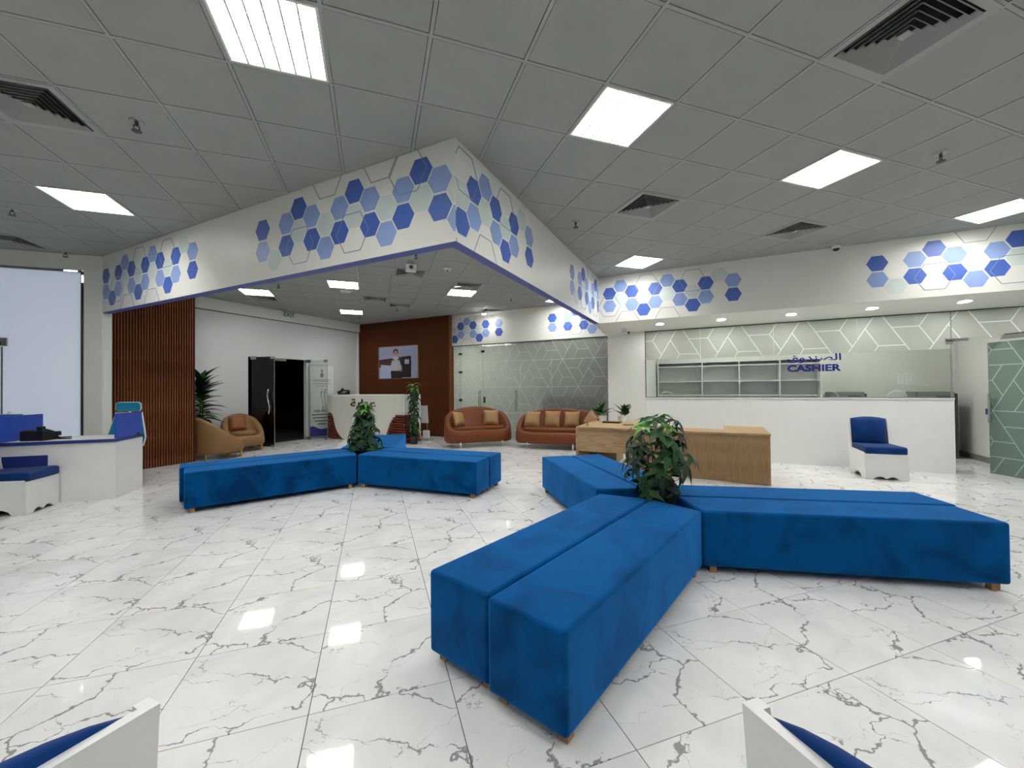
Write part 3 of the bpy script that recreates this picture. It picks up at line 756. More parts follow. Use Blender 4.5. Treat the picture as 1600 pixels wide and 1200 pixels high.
# ------------------------------------------------------------------ reception counter
t = thing('reception_counter', 'white reception counter with wavy front and brown slatted wings', 'counter', (-8.3, 7.94, 0))
X0, X1 = -1.38, 1.38
B().box(X0 + .03, .06, 0, X1 - .03, .62, 1.2).build('body', 'offw', t)
B().box(X0, 0, 1.2, X1, .64, 1.235).build('top', 'white', t, bevel=.006)
B().box(X1 - .035, 0, .02, X1, .64, 1.2).build('end_panel', 'white', t)
lc = [(-1.38, .76), (-1.28, .75), (-1.2, .69), (-1.15, .58), (-1.12, .46), (-1.07, .32), (-.98, .18), (-.86, .07), (-.74, .0)]
rc = [(.7, 0), (.8, .1), (.87, .24), (.92, .38), (1.0, .52), (1.08, .64), (1.17, .70), (1.345, .715)]
B().prism(lc + rc + [(1.345, 1.2), (-1.38, 1.2)], -.02, .06, lambda u, v, w_: (u, w_, v)).build('wave_front', 'offw', t)
def curve_x(cv, z):
    for (xa, za), (xb, zb_) in zip(cv, cv[1:]):
        if min(za, zb_) <= z <= max(za, zb_): return xa + (xb - xa) * ((z - za) / (zb_ - za) if zb_ != za else 0)
    return None
for k in range(11):
    z = .03 + k * .064
    x = curve_x(lc, z + .02)
    if x: B().box(-1.39, -.012, z, x + .01, .06, z + .046).build('wing_slat', 'louv', t)
    x = curve_x(rc, z + .02)
    if x:
        e = 1.40 + .10 * (1 - k / 11) ** 2
        B().prism([(x - .03, -.055), (e, -.055), (e, .5), (1.385, .5), (1.385, .06), (x - .03, .06)], z, z + .046).build('wing_slat', 'louv', t)
text('\uFE94\uFEF3\uFE8E\uFEE8\uFECB', .3, 'bronze', t, (-.02, -.022, .90), (PI / 2, 0, 0), width=.93, depth=.008, label='bronze Arabic letters', bold=.006)
def phone(label, loc, rz):
    t = thing('desk_phone', label, 'phone', loc, rz)
    B().prism([(-.1, 0), (.1, 0), (.1, .02), (-.08, .085), (-.1, .085)], -.11, .11, lambda u, v, w_: (w_, -u, v)).build('base', 'black', t, bevel=.006)
    b = B().tube([(-.085, .1, .10), (-.085, .0, .075), (-.085, -.09, .045)], .018, 8).box(-.11, .07, .085, -.06, .12, .125).box(-.11, -.11, .03, -.06, -.06, .07)
    b.build('handset', 'black', t, bevel=.006)
    B().box(-.02, .02, .055, .09, .09, .095).build('display', 'dgrey', t)
    me = B().box(-.011, -.008, 0, .011, .008, .012).mesh('key'); me.materials.append(K['grey'])
    t.scale = (1.15, 1.15, 1.45)
    for i in range(3):
        for j in range(4): place('key', me, t, loc=(.0 + i * .032, -.075 + j * .024, .032 + j * .0085))
phone('black desk phone on the left end of the reception counter', (-9.42, 8.25, 1.235), .3)
t = thing('leaflet_stand', 'small white leaflet stand behind the climbing plant', 'stand', (-6.58, 8.38, 0))
B().box(-.12, -.1, 0, .12, .1, .02).build('base', 'white', t); B().tube([(0, .04, .02), (0, .04, .95)], .012).build('pole', 'metal', t)
B().box(-.11, -.01, .5, .11, .005, .95).xf(Matrix.Rotation(.1, 4, 'X')).build('leaflet_tray', 'whitep', t); B().box(-.09, -.03, .1, .09, .03, .3).build('lower_box', 'white', t)

# picture on the timber wall
t = thing('wall_picture', 'framed photo of a person holding folded towels on the timber wall', 'picture', (-8.485, 9.47, 2.195))
W2, H2 = .765, .485
B().box(-W2 - .02, -.02, -H2 - .02, W2 + .02, .01, -H2).box(-W2 - .02, -.02, H2, W2 + .02, .01, H2 + .02).box(-W2 - .02, -.02, -H2, -W2, .01, H2).box(W2, -.02, -H2, W2 + .02, .01, H2).build('frame', 'tanl', t)
def pic(name, rgb, pts, k): return B().prism(pts, .0, .0015, lambda u, v, w_: (u * W2, -.001 - k * .0016 - w_, v * H2)).build(name, mat('print_' + name, rgb, .35, var=.05), t)
R_ = lambda x0, y0, x1, y1: [(x0, y0), (x1, y0), (x1, y1), (x0, y1)]
E_ = lambda cx, cy_, rx, ry, n=18: [(cx + rx * math.cos(i * 2 * PI / n), cy_ + ry * math.sin(i * 2 * PI / n)) for i in range(n)]
pic('print_background', (150, 154, 184), R_(-1, -1, 1, 1), 0)
pic('print_headboard', (70, 42, 40), [(-1, .2), (.62, .38), (.62, -.3), (-1, -.3)], 1)
pic('print_cabinet', (22, 17, 19), R_(.2, -.95, .66, .35), 2)
pic('print_bed', (166, 176, 208), [(-.95, -1), (-.3, -1), (-.3, -.2), (-.9, -.12)], 2)
pic('print_lamp', (176, 178, 196), R_(.34, -.12, .56, .16), 3)
pic('print_hair', (26, 18, 18), E_(-.12, .66, .13, .2), 3)
pic('print_face', (176, 126, 108), E_(-.12, .58, .085, .17), 4)
pic('print_neck', (168, 118, 100), R_(-.17, .3, -.08, .45), 3)
pic('print_collar', (178, 176, 184), [(-.3, .25), (-.17, .4), (-.08, .4), (.06, .25), (-.1, .1)], 4)
pic('print_uniform', (18, 17, 20), [(-.35, -1), (.2, -1), (.2, -.4), (.16, .1), (.05, .32), (-.06, .3), (-.1, .0), (-.2, .28), (-.3, .22), (-.4, -.3)], 3)
for i, (ww, z0, z1) in enumerate(((.3, -.54, -.31), (.28, -.36, -.15), (.23, -.2, .01), (.19, -.04, .16))):
    pic('print_towel', (176, 172, 186), [(-.13 - ww, z0 + .02), (-.1 + ww, z0), (-.1 + ww, z1 - .03), (-.14 - ww * .95, z1 - .03)], 5)
pic('print_hand', (170, 120, 102), E_(.16, -.5, .06, .09), 6)

# ------------------------------------------------------------------ entrance doors and banner
def leaf_door(name, label, hinge, free, glassm):
    dx, dy = free[0] - hinge[0], free[1] - hinge[1]; L_ = math.hypot(dx, dy)
    t = struct(name); t.location = (hinge[0], hinge[1], 0); t.rotation_euler[2] = math.atan2(dy, dx); t['label'] = label; t['category'] = 'door'
    B().box(.01, -.006, .012, L_, .006, 2.2).build('pane', glassm, t)
    B().box(L_ - .004, -.0065, .012, L_ + .001, .0065, 2.2).build('glass_edge', 'grey', t)
    for z0, z1 in ((2.14, 2.22), (.0, .07)):
        B().box(-.02, -.018, z0, .14, .018, z1).build('patch_fitting', 'metal', t)
        B().box(L_ - .11, -.014, z0, L_, .014, z1 - .02).build('patch_fitting', 'metal', t)
    for sg in (-1, 1):
        pts = [(L_ - .12 + .03 * math.sin(k / 12 * 2 * PI), sg * .06, .8 + .6 * k / 12) for k in range(13)]
        B().tube(pts, .014, 8).build('pull_handle', 'chrome', t, smooth=True)
    for z in (.9, 1.3): B().tube([(L_ - .12 + (.03 if z < 1.1 else -.03), -.06, z), (L_ - .12 + (.03 if z < 1.1 else -.03), .06, z)], .009).build('handle_spacer', 'chrome', t)
leaf_door('door_1', 'left smoked glass entrance door leaf standing open into the room', (-10.12, 6.08), (-9.45, 6.22), 'door_glass')
leaf_door('door_2', 'right glass entrance door leaf standing open before the banner', (-10.12, 7.60), (-9.42, 7.70), 'clear')
B().box(XE - .1, 6.55, 2.15, XE + .03, 7.0, 2.22).build('trim_6', 'metal')['kind'] = 'structure'
t = thing('roll_up_banner', 'grey roll-up banner with a navy wave and printed values by the entrance', 'banner', (-10.0, 7.99, 0), math.atan2(.6, .17))
B().box(-.34, -.05, 0, .34, .05, .05).build('base', 'metal', t); B().box(-.33, -.003, .05, .33, .003, 2.08).build('sheet', 'banner', t)
B().box(-.33, -.008, 2.07, .33, .008, 2.09).build('top_rail', 'metal', t); B().tube([(0, .015, .04), (0, .015, 2.07)], .008).build('support_pole', 'metal', t)
wave = [(-.33 + .66 * k / 16, .26 + .1 * math.exp(-((k - 2) / 3.5) ** 2) - .02 * math.sin(k / 3)) for k in range(17)]
B().prism([(.33, .055), ] + wave[::-1] + [(-.33, .055)], -.0045, -.0032, lambda u, v, w_: (u, w_, v)).build('wave_print', 'bannerb', t)
text('OUR VALUES', .1, 'inkb', t, (0, -.005, .74), (PI / 2, 0, 0), width=.46, depth=.0008, bold=.002)
for z, wd in ((.67, .56), (.58, .52), (.49, .44), (.40, .26)): B().box(-wd / 2, -.0045, z - .012, wd / 2, -.0032, z + .012).build('text_line', 'inkb', t)
for z, wd in ((1.66, .5), (1.62, .46), (1.55, .5), (1.49, .34)): B().box(-wd / 2, -.0045, z - .007, wd / 2, -.0032, z + .007).build('text_line', 'grey_print', t)
B().prism(E_(0, 1.80, .05, .07), -.0045, -.0032, lambda u, v, w_: (u, w_, v)).build('emblem', 'grey_print', t); B().prism(E_(0, 1.92, .03, .04), -.0045, -.0032, lambda u, v, w_: (u, w_, v)).build('emblem_crest', 'grey_print', t)

# ------------------------------------------------------------------ frosted glass with its line pattern
def segclip(p, q, r):
    t0, t1 = 0., 1.; dx, dy = q[0] - p[0], q[1] - p[1]
    for a, b_ in ((-dx, p[0] - r[0]), (dx, r[2] - p[0]), (-dy, p[1] - r[1]), (dy, r[3] - p[1])):
        if abs(a) < 1e-9:
            if b_ < 0: return None
        else:
            t = b_ / a
            if a < 0: t0 = max(t0, t)
            else: t1 = min(t1, t)
    if t1 - t0 < .02: return None
    return (p[0] + t0 * dx, p[1] + t0 * dy), (p[0] + t1 * dx, p[1] + t1 * dy)
def film_lines(rect, a=.8, wdt=.011, ox=0., oz=.0, d=.0015):
    b = B(); h = a * math.sqrt(3) / 2; segs = []
    for j in range(-6, 8):
        for i in range(-14, 16):
            x = ox + (i + (j % 2) * .5) * a; z = oz + j * h
            segs += [((x, z), (x + a, z)), ((x, z), (x + a / 2, z + h)), ((x + a, z), (x + a / 2, z + h))]
            for cx, cz, s_ in ((x + a / 2, z + h / 3, 1), (x + a, z + 2 * h / 3, -1)):
                for k in range(3):
                    an = k * 2 * PI / 3 + (0 if s_ > 0 else PI)
                    segs.append(((cx, cz), (cx + math.cos(an) * a / 3, cz + math.sin(an) * a / 3)))
    for p, q in segs:
        s_ = segclip(p, q, rect)
        if not s_: continue
        (x0, z0), (x1, z1) = s_; l = math.hypot(x1 - x0, z1 - z0); nx, nz = -(z1 - z0) / l * wdt / 2, (x1 - x0) / l * wdt / 2
        b.add([(x0 - nx, 0, z0 - nz), (x1 - nx, 0, z1 - nz), (x1 + nx, 0, z1 + nz), (x0 + nx, 0, z0 + nz)], [(0, 1, 2, 3)])
    return b
# frosted meeting-room front: window_1
w1 = struct('window_1'); w1['label'] = 'frosted glass front with a white line pattern behind the brown sofas'
jx = [-6.6, -6.36, -5.62, -4.9, -4.48, -3.6, -1.92]
for k, (a, b_) in enumerate(zip(jx, jx[1:])):
    p = B().box(a + .004, YG + .02, .01, b_ - .004, YG + .03, 2.6).build('pane', 'frost', w1)
    film_lines((a + .004, .01, b_ - .004, 2.6), ox=-6.9, oz=.02).xf(Matrix.Translation((0, YG + .018, 0))).build('film_pattern', 'line', p)
B().box(-6.62, YG, 2.585, XF - .03, YG + .05, 2.605).build('head_channel', 'dgrey', w1)
B().box(-6.64, YG, 0, -6.6, YG + .05, 2.6).build('jamb', 'slat', w1)
for x, z in ((-6.36, 2.36), (-5.62, 2.4), (-6.36, 1.84), (-6.36, 1.05)): B().box(x - .05, YG - .004, z - .03, x + .05, YG + .04, z + .03).build('patch_fitting', 'black', w1)
for x in (-5.72, -4.6):
    for dx in (0, .05):
        B().tube([(x + dx, YG - .05, .75), (x + dx, YG - .05, 1.32)], .013).build('pull_handle', 'grey', w1)
B().box(-5.6, YG - .01, .98, -5.55, YG + .02, 1.14).build('lock_case', 'black', w1)
# meeting room behind it
wall('wall_meeting_room', B().box(-6.8, 12.3, 0, -1.8, 12.45, 2.9).box(-6.85, YG + .16, 0, -6.72, 12.45, 2.9).box(XF - .04, 10.9, 0, XF + .1, 12.45, 2.9).box(-6.85, YG + .15, 2.75, XF, 12.45, 2.9))
t = thing('meeting_room_light', 'light panel inside the room behind the frosted glass', 'ceiling light', (-5.9, 10.9, 2.74)); B().box(-.5, -.3, -.02, .5, .3, 0).build('diffuser', emit('meeting_light', (255, 253, 246), 16), t); B().box(-.53, -.33, -.012, .53, .33, .004).build('frame', 'whitep', t)
t = thing('dark_cabinet', 'dark cabinet seen blurred behind the frosted glass', 'cabinet', (-3.2, 9.96, 0)); B().box(-.7, -.22, 0, .7, .22, 1.22).build('body', 'black', t, bevel=.01)
for k in (-1, 0, 1): B().box(k * .46 - .22, -.24, .08, k * .46 + .22, -.22, 1.18).build('door', 'black', t)
t = thing('navy_partition', 'navy panel seen blurred behind the right end of the frosted glass', 'partition', (-2.2, 9.78, 0)); B().box(-.22, -.02, 0, .22, .02, 2.3).build('panel', 'navy', t); B().box(-.25, -.03, 0, -.22, .03, 2.32).build('edge_post', 'dgrey', t)

# cashier glazing: window_2
w2 = struct('window_2'); w2['label'] = 'clear cashier glazing with a frosted upper band'
jx = [-1.15, -.13, 1.06, 2.23, 3.36]
for a, b_ in zip(jx, jx[1:]):
    p = B().box(a + .003, YC + .02, 1.165, b_ - .003, YC + .032, 2.495).build('pane', 'clear', w2)
    B().box(a + .003, YC + .017, 1.915, b_ - .003, YC + .0195, 2.495).build('frosted_band', 'frost2', p)
    film_lines((a + .003, 1.92, b_ - .003, 2.49), a=1.0, wdt=.014, ox=-1.0, oz=1.72).xf(Matrix.Translation((0, YC + .0155, 0))).build('film_pattern', 'line', p)
p = B().box(3.363, YC + .02, 2.05, XR, YC + .032, 2.495).build('pane', 'clear', w2); B().box(3.363, YC + .017, 2.05, XR, YC + .0195, 2.495).build('frosted_band', 'frost2', p)
film_lines((3.37, 2.06, XR, 2.49), a=1.0, wdt=.014, ox=-1.0, oz=1.72).xf(Matrix.Translation((0, YC + .0155, 0))).build('film_pattern', 'line', p)
B().box(-1.15, YC + .012, 2.485, XR, YC + .045, 2.5).build('head_channel', 'dgrey', w2)
B().box(-1.15, YC + .012, 1.165, -1.135, YC + .04, 2.495).build('jamb', 'dgrey', w2)
B().box(3.354, YC + .014, 1.165, 3.37, YC + .038, 2.495).build('glass_edge', 'grey', w2)
B().box(3.3, YC + .005, 1.99, 3.38, YC + .05, 2.05).box(3.3, YC + .005, 2.03, 3.55, YC + .05, 2.075).build('patch_fitting', 'metal', w2)
for cx in (-.74, 1.85, 2.72):
    pts = [(cx + .12 * math.cos(k * PI / 12), YC + .014, 1.167 + .11 * math.sin(k * PI / 12)) for k in range(13)]
    B().tube(pts, .004, 5).build('hatch_rim', 'whitep', w2)
me = B().lathe([(.001, -.002), (.012, -.002), (.012, .002), (.001, .002)], 10).xf(Matrix.Rotation(PI / 2, 4, 'X')).mesh('speech_hole'); me.materials.append(K['whitep'])
for i in range(4):
    for j in range(4): place('speech_hole', me, w2, loc=(2.74 + i * .05, YC + .016, 1.4 + j * .045))
text('CASHIER', .155, 'ink', w2, (1.635, YC + .014, 1.62), (PI / 2, 0, 0), width=.76, depth=.001, bold=.0065, label='navy CASHIER letters')
text('\uFED5\uFEED\uFEAA\uFEE8\uFEBC\uFEDF\uFE8D', .155, 'ink', w2, (1.635, YC + .014, 1.80), (PI / 2, 0, 0), width=.76, depth=.001, bold=.003, label='navy Arabic letters')
t = thing('cashier_counter', 'long white cashier counter wall below the clear glazing', 'counter', (1.1, YC, 0))
B().box(-2.247, 0, 0, 2.28, .12, 1.14).build('front_panel', 'white', t); B().box(-2.247, -.012, 1.14, 2.285, .55, 1.158).build('worktop', 'white', t); B().box(-2.247, .02, 1.158, 2.28, .05, 1.168).build('glass_channel', 'dgrey', t)
B().box(-2.247, .12, .0, -2.2, .5, 1.14).box(2.22, .12, 0, 2.28, .5, 1.14).build('gable', 'white', t)
# cashier office furniture
t = thing('open_shelving', 'white open shelving unit seen through the cashier glazing', 'shelving', (.53, 10.4, 0))
B().box(-1.65, .32, 0, 1.6, .345, 1.95).build('back_board', 'whitep', t)
for x in (-1.64, -.66, .1, .87, 1.59): B().box(x - .012, 0, 0, x + .012, .32, 1.95).build('upright', 'white', t)
for z in (.04, .4, .78, 1.165, 1.49, 1.85, 1.94): B().box(-1.64, .005, z - .011, 1.59, .32, z + .011).build('shelf', 'white', t)
def filing(label, x):
    t = thing('filing_cabinet', label, 'filing cabinet', (x, 10.25, 0), 0, 'grey filing cabinets')
    B().box(-.27, .02, 0, .27, .46, 1.235).build('body', 'grey', t, bevel=.004); B().box(.271, .0, 0, .3, .46, 1.2).build('side_panel', 'dgrey', t)  # dark right-hand panel paints the shaded side of the cabinet
    for k in range(4):
        d = B().box(-.255, 0, .05 + k * .295, .255, .02, .33 + k * .295).build('drawer', 'grey', t, bevel=.003)
        B().box(-.0, -.018, .25 + k * .295, .2, 0, .275 + k * .295).build('handle', 'dgrey', d)
filing('grey filing cabinet at the doorway end of the cashier office', 3.82); filing('grey filing cabinet behind the glazing, right of the white shelving', 2.52)
for x, y, lb in ((.3, 9.4, 'light panel inside the cashier office nearer the white pillar'), (2.6, 9.4, 'light panel inside the cashier office nearer its doorway')):
    t = thing('office_light', lb, 'ceiling light', (x, y, 2.95), 0, 'cashier office lights'); B().box(-.3, -.3, -.015, .3, .3, -.002).build('diffuser', emit('office_light', (255, 253, 246), 13), t); B().box(-.32, -.32, -.008, .32, .32, 0).build('frame', 'whitep', t)
# open frosted door of the office
hinge, free = (4.27, 7.84), (3.86, 8.74)
t = struct('door_3'); t['label'] = 'green frosted glass door standing open at the right edge'; t['category'] = 'door'
t.location = (free[0], free[1], 0); t.rotation_euler[2] = math.atan2(hinge[1] - free[1], hinge[0] - free[0]); L_ = .99
p = B().box(0, -.006, .01, L_, .006, 2.0).build('pane', 'frostd', t)
film_lines((.01, .03, L_ - .01, 1.99), a=.8, ox=-.35, oz=.27, wdt=.013).xf(Matrix.Translation((0, -.008, 0))).build('film_pattern', 'lined', p)
B().box(-.004, -.0065, .01, .0, .0065, 2.0).build('glass_edge', 'lined', t)
for sg in (-1, 1): B().tube([(.05, sg * .06, .78), (.05, sg * .06, 1.22)], .016, 10).build('pull_handle', 'grey', t)
for z in (.86, 1.14): B().tube([(.05, -.06, z), (.05, .06, z)], .01).build('handle_spacer', 'chrome', t)
B().box(.0, -.02, .94, .03, .02, 1.04).build('lock_case', 'dgrey', t); B().box(-.05, -.005, .9, -.02, .005, .99).build('key', 'navy', t)
B().box(L_, -.03, 0, L_ + .05, .03, 2.6).build('pivot_post', 'metal', t); B().box(.2, -.05, 2.03, .8, .0, 2.09).build('closer_body', 'metal', t); B().box(.02, -.03, 2.09, .8, .01, 2.105).build('closer_arm', 'black', t)
t = thing('wall_switch', 'small black wall switch inside the cashier doorway', 'switch', (4.34, 8.93, 1.3)); B().box(-.012, -.04, -.05, 0, .04, .05).build('plate', 'whitep', t); B().box(-.018, -.032, -.042, -.012, .032, .042).build('rocker', 'black', t)

# ------------------------------------------------------------------ wooden desk
t = thing('wooden_desk', 'oak U-shaped desk with a ribbed front behind the front bench star', 'desk', (0, 0, 0))
HD = .71
B().prism([(-2.03, 6.6), (-1.12, 6.56), (-1.1, 6.53), (.76, 6.5), (.78, 7.62), (.22, 7.64), (.2, 7.02), (-1.12, 7.06), (-1.14, 8.0), (-2.06, 8.02)], HD - .03, HD).build('top', 'oak', t, bevel=.003)
B().prism([(-1.14, 6.56), (.745, 6.52), (.745, 6.54), (-1.14, 6.58)], .01, HD - .03).build('front_panel', 'oakv', t)
me = B().box(-.008, -.008, .012, .008, .004, HD - .032).mesh('rib'); me.materials.append(K['oakv'])
for k in range(78):
    x = -1.125 + k * .0242; place('rib', me, t, loc=(x, 6.519 + (.745 - x) * .0212, 0))
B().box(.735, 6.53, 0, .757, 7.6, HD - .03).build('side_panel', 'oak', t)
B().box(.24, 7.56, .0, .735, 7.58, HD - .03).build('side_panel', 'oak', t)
B().prism([(-2.0, 6.63), (-1.16, 6.6), (-1.16, 6.62), (-2.0, 6.65)], .30, HD - .03).build('modesty_panel', 'oak', t)
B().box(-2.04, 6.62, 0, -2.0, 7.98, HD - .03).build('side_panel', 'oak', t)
B().box(-1.18, 6.62, 0, -1.15, 7.0, HD - .03).build('leg_panel', 'white', t)
B().box(-1.98, 7.3, .0, -1.5, 7.95, .6).build('drawer_unit', 'oak', t)
t = thing('rubber_stamp', 'tiny gold stamp on the left corner of the wooden desk', 'stamp', (-1.9, 6.86, HD))
B().box(-.03, -.015, 0, .03, .015, .012).build('base', 'gold', t); B().tube([(0, 0, .012), (0, 0, .05)], .006).build('stem', 'black', t); B().box(-.03, -.012, .05, .03, .012, .068).build('handle', 'gold', t)
t = thing('desk_tray', 'black tray at the back of the wooden desk', 'tray', (-1.62, 7.55, HD)); B().box(-.16, -.1, 0, .16, .1, .008).build('base', 'black', t); B().box(-.16, -.1, .008, -.152, .1, .03).box(.152, -.1, .008, .16, .1, .03).box(-.152, -.1, .008, .152, -.092, .03).build('rim', 'black', t)
t = thing('tablet', 'dark tablet lying on the wooden desk', 'tablet', (-1.27, 7.2, HD), .4); B().box(-.09, -.06, 0, .09, .06, .01).build('case', 'dgrey', t, bevel=.003); B().box(-.08, -.05, .01, .08, .05, .0112).build('screen', 'black', t)
def small_plant(label, loc, seed, lean):
    r = random.Random(seed); t = thing('potted_foliage_plant', label, 'plant', loc); B().lathe([(.045, 0), (.055, .07), (.058, .075), (.05, .075)], 16).build('pot', 'white', t)
    B().lathe([(.001, .068), (.05, .068), (.05, .07)][::-1], 14).build('soil', 'soil', t)
    b = B(); leaflet(b, .16, .10, Matrix.Identity(4), .25, .25, 6, .45); me = b.mesh('leaf'); me.materials.append(K['leaf'])
    b = B(); leaflet(b, .16, .10, Matrix.Identity(4), .25, .25, 6, .45); me2 = b.mesh('leaf'); me2.materials.append(K['leafl'])
    t.scale = (1.45, 1.45, 1.45)
    for k in range(15):
        a = k * 2.4; o = place('leaf', me if k % 3 else me2, t)
        o.matrix_local = Matrix.Translation((lean * .02 * (k % 4), 0, .08 + .014 * (k % 6))) @ Matrix.Rotation(a, 4, 'Z') @ Matrix.Rotation(-r.uniform(.5, 1.3), 4, 'Y') @ Matrix.Scale(r.uniform(.7, 1.1), 4)
small_plant('small green plant behind the desk, next to the sofa end', (-1.86, 7.82, HD), 1, -1)
small_plant('small upright green plant behind the desk, against the white pillar', (-1.5, 7.86, HD), 2, 1)

# ------------------------------------------------------------------ white chairs with blue suede seats
def chair(label, loc, rz, group='white block chairs with blue seats', s=1.0):
    # local: front is -y, backrest at +y
    t = thing('block_chair', label, 'chair', loc, rz, group); wd, dp = .50, .50
    def scal(L_):
        pts = [(0, 0), (.08 * L_ / .5, 0)]
        for k in range(13):
            u = k / 12; x = .1 * L_ / .5 + u * (L_ - .2 * L_ / .5); z = .045 * abs(math.sin(u * 2 * PI)) ** .6 - .0 + (.012 if .45 < u < .55 else 0)
            pts.append((x, max(.004, z)))
        return pts + [(L_ - .08 * L_ / .5, 0), (L_, 0)]
    B().prism([(x - wd / 2, z) for x, z in scal(wd)] + [(wd / 2, .37), (-wd / 2, .37)], -dp / 2, -dp / 2 + .02, lambda u, v, w_: (u, w_, v)).build('front_panel', 'white', t)
    arch = [(-.23, 0), (-.13, 0)] + [(-.13 + .26 * k / 10, .075 * math.sin(PI * k / 10) ** .5) for k in range(1, 10)] + [(.13, 0), (.29, 0)]
    side = arch + [(.36, .85), (.325, .85), (.265, .47), (.235, .4), (-.23, .385)]
    for x in (-wd / 2, wd / 2 - .022):
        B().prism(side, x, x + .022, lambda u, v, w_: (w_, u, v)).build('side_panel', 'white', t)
    B().prism([(.27, .0), (.29, .0), (.36, .85), (.34, .85)], -wd / 2 + .022, wd / 2 - .022, lambda u, v, w_: (w_, u, v)).build('back_panel', 'white', t)
    B().box(-wd / 2 + .022, -.23, .34, wd / 2 - .022, .25, .36).build('seat_board', 'white', t)
    B().prism([(-.262, .375), (.235, .375), (.25, .47), (-.24, .475), (-.265, .455)], -wd / 2 + .012, wd / 2 - .012, lambda u, v, w_: (w_, u, v)).build('seat_cushion', 'seat', t, bevel=.014, seg=3)
    N = 10; v = []; f = []; ys = (0, 1)
    b = B(); prof = []
    for k in range(N + 1):
        u = -1 + 2 * k / N; prof.append((u * (wd / 2 - .03), .875 - .03 * u * u, .07 * (1 - u ** 4) + .012))
    for x, zt, thk in prof:
        for z, tt in ((.44, .9), (.52, 1), (.66, 1), (.81, .98), (zt, .35)):
            yb = .288 + (z - .44) * .128; v += [(x, yb - thk * tt, z), (x, yb, z)]
    n = 10
    for k in range(N):
        for q in range(4): f += [(k * n + 2 * q, (k + 1) * n + 2 * q, (k + 1) * n + 2 * q + 2, k * n + 2 * q + 2), (k * n + 2 * q + 1, k * n + 2 * q + 3, (k + 1) * n + 2 * q + 3, (k + 1) * n + 2 * q + 1)]
        f += [(k * n + 8, (k + 1) * n + 8, (k + 1) * n + 9, k * n + 9), (k * n, k * n + 1, (k + 1) * n + 1, (k + 1) * n)]
    for k in (0, N):
        for q in range(4):
            o = (k * n + 2 * q, k * n + 2 * q + 1, k * n + 2 * q + 3, k * n + 2 * q + 2); f.append(o if k else o[::-1])
    b.add(v, f).build('back_cushion', 'seat', t, smooth=True)
    return t
chair('white and blue chair standing in front of the cashier counter', (2.27, 7.82, 0), math.radians(4))
chair('white and blue chair at the left picture edge beside the blue-edged desk', (-7.24, 1.66, 0), math.radians(135))
chair('white and blue chair cut off by the bottom left picture corner', (-1.18, .085, 0), math.radians(-88))
chair('white and blue chair cut off by the bottom right picture edge', (.474, .84, 0), math.radians(135))

# ------------------------------------------------------------------ left workstation
def lk(x, y): return (-6.87 - x * S2 - y * S2, 2.41 - x * S2 + y * S2)      # x along the desk to the left, y towards the wall
def LB(b, x0, x1, y0, y1, z0, z1): return b.prism([lk(x0, y0), lk(x0, y1), lk(x1, y1), lk(x1, y0)], z0, z1)
t = thing('service_desk', 'white service desk with a blue edge and blue screens at the left', 'desk', (0, 0, 0))
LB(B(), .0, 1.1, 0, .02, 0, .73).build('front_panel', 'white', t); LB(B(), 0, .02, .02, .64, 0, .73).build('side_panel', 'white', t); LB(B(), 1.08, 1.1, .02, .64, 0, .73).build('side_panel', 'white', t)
LB(B(), .012, 1.1, .012, .64, .745, .77).build('worktop', 'white', t)
LB(LB(B(), -.012, 1.1, -.014, .012, .73, .768), -.012, .012, .012, .65, .73, .768).build('edge_band', 'navy', t)
LB(B(), .0, .022, .02, .62, .77, 1.085).build('screen_panel', 'bluep', t); LB(B(), 1.07, 1.09, -.05, .62, .77, 1.085).build('screen_panel', 'bluep', t)
LB(B(), -.004, .03, .5, .56, .77, .80).build('screen_clamp', 'black', t)
LB(B(), .66, 1.08, -.004, .0, .42, .60).build('front_inset', 'navy', t)
phone('black desk phone on the blue-edged service desk', (*lk(.84, .19), .77), math.radians(215))
t = thing('desk_stapler', 'black stapler lying on the blue-edged service desk', 'stapler', (*lk(.62, .22), .77), math.radians(30))
B().box(-.07, -.015, 0, .07, .015, .012).build('base', 'black', t); B().box(-.06, -.014, .016, .07, .014, .032).xf(Matrix.Rotation(-.06, 4, 'Y')).build('arm', 'black', t, bevel=.004)
t = thing('service_desk', 'second white service desk mostly cut off by the left picture edge', 'desk', (0, 0, 0))
LB(B(), 1.12, 3.0, .0, .02, 0, .73).build('front_panel', 'white', t); LB(B(), 1.12, 3.0, 0, .64, .745, .77).build('worktop', 'white', t); LB(B(), 1.12, 1.14, .02, .64, 0, .73).build('side_panel', 'white', t); LB(B(), 1.12, 3.0, -.014, .0, .73, .768).build('edge_band', 'navy', t)
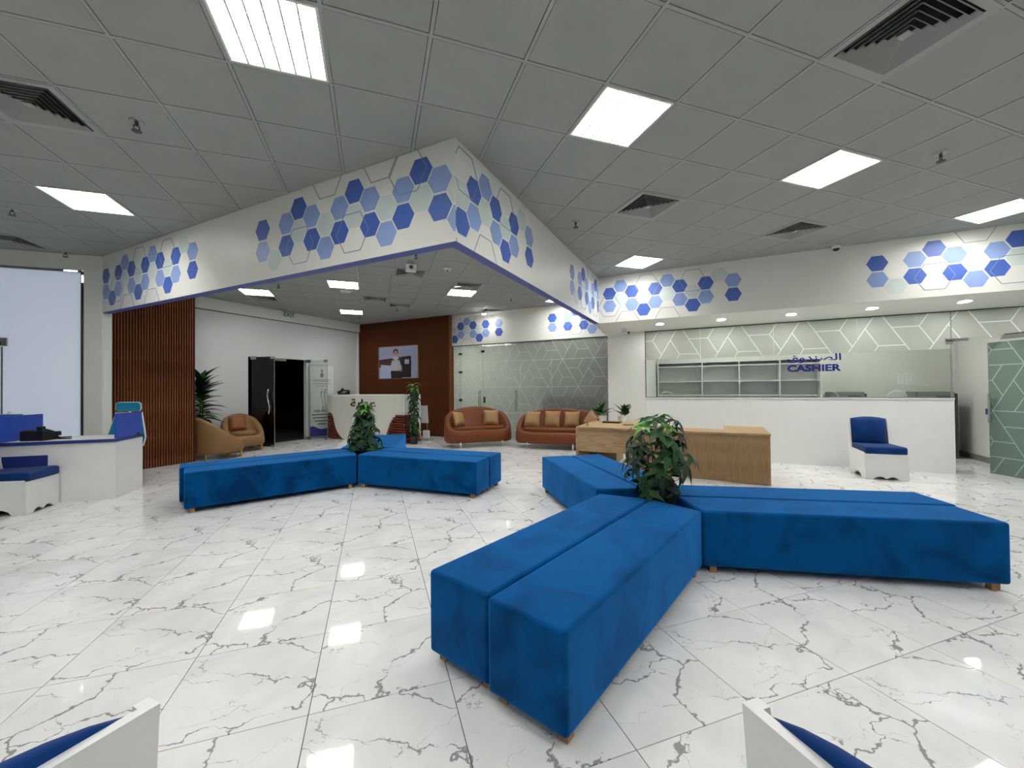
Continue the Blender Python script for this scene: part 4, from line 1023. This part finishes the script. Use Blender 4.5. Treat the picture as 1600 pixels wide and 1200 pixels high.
def office_chair(label, loc, rz, head=True):
    t = thing('office_chair', label, 'office chair', loc, rz)    # front is -y
    for k in range(5):
        a = k * 2 * PI / 5; B().tube([(0, 0, .1), (.3 * math.cos(a), .3 * math.sin(a), .07)], .022, 8, .015).build('base_arm', 'white', t)
        B().lathe([(.025, 0), (.03, .03), (.025, .06)], 10, (.3 * math.cos(a), .3 * math.sin(a), 0)).build('castor', 'black', t)
    B().tube([(0, 0, .1), (0, 0, .45)], .028, 10).build('gas_column', 'metal', t)
    B().box(-.25, -.25, .45, .25, .23, .52).build('seat', 'teal', t, bevel=.03, seg=3)
    pr = [(-.23, .58), (.23, .58), (.25, .7), (.17, 1.06), (-.17, 1.06), (-.25, .7)]
    B().prism(pr, .25, .275, lambda u, v, w_: (u, w_ + (v - .58) * .12, v)).build('back_mesh', 'teal', t)
    loop = [(u * 1.03, .262 + (v - .58) * .12, v) for u, v in pr]; B().tube(loop + [loop[0]], .011, 6).build('back_frame', 'white', t)
    B().tube([(0, .27, .5), (0, .30, .62), (0, .335, 1.1)], .015).build('spine', 'white', t)
    for s_ in (-1, 1): B().tube([(s_ * .25, .1, .48), (s_ * .29, .05, .68), (s_ * .29, -.15, .69)], .014).build('armrest', 'white', t)
    if not head: return
    hr = [(-.15, 1.09), (.15, 1.09), (.165, 1.12), (.16, 1.2), (.12, 1.215), (-.12, 1.215), (-.16, 1.2), (-.165, 1.12)]
    B().prism(hr, .295, .325, lambda u, v, w_: (u, w_, v)).build('headrest', 'teal', t, bevel=.008)
    loop = [(u * 1.02, .312, v) for u, v in hr]; B().tube(loop + [loop[0]], .008, 6).build('headrest_frame', 'white', t)
office_chair('teal mesh office chair with headrest behind the right end of the service desk', (*lk(.36, .62), 0), math.radians(32))
office_chair('teal office chair showing only its top at the left picture edge', (*lk(1.86, .95), 0), math.radians(40), False)

# window with blind in the left wall, and the glass door panel before it
w3 = struct('window_3'); w3['label'] = 'tall window covered by a pale blind on the left wall'
lwall(B(), .26, 5.0, -.039, -.036, 0, 3.235).build('pane', emit('daylit_window', (236, 242, 250), DAY), w3)
lwall(B(), .26, 5.0, -.02, -.0185, 0, 3.235).build('blind', 'blind', w3)
lwall(B(), .245, .264, -.04, -.012, .0, 3.22).build('side_channel', 'dgrey', w3)
lwall(B(), .26, 5.0, -.035, -.005, 3.2, 3.235).build('blind_cassette', 'grey', w3)
lwall(B(), .3, .46, -.03, -.004, 3.205, 3.225).build('daylight_gap', emit('daylight', (255, 255, 255), 4), w3)
lwall(B(), .235, .255, -.013, -.01, 3.05, 3.16).build('daylight_gap', emit('daylight', (255, 255, 255), 4), w3)
t = struct('door_4'); t['label'] = 'clear glass door edge with steel corner fitting before the blind'; t['category'] = 'door'
lwall(B(), 1.12, 2.2, .03, .042, .01, 2.06).build('pane', 'clear', t); lwall(B(), 1.112, 1.12, .029, .043, .01, 2.04).build('glass_edge', 'dgrey', t)
lwall(lwall(B(), 1.06, 2.2, .025, .05, 2.11, 2.17), 1.06, 1.12, .025, .05, 2.05, 2.11).build('patch_fitting', 'metal', t); lwall(B(), 1.125, 2.2, .024, .052, 2.062, 2.11).build('closer_bar', 'black', t)
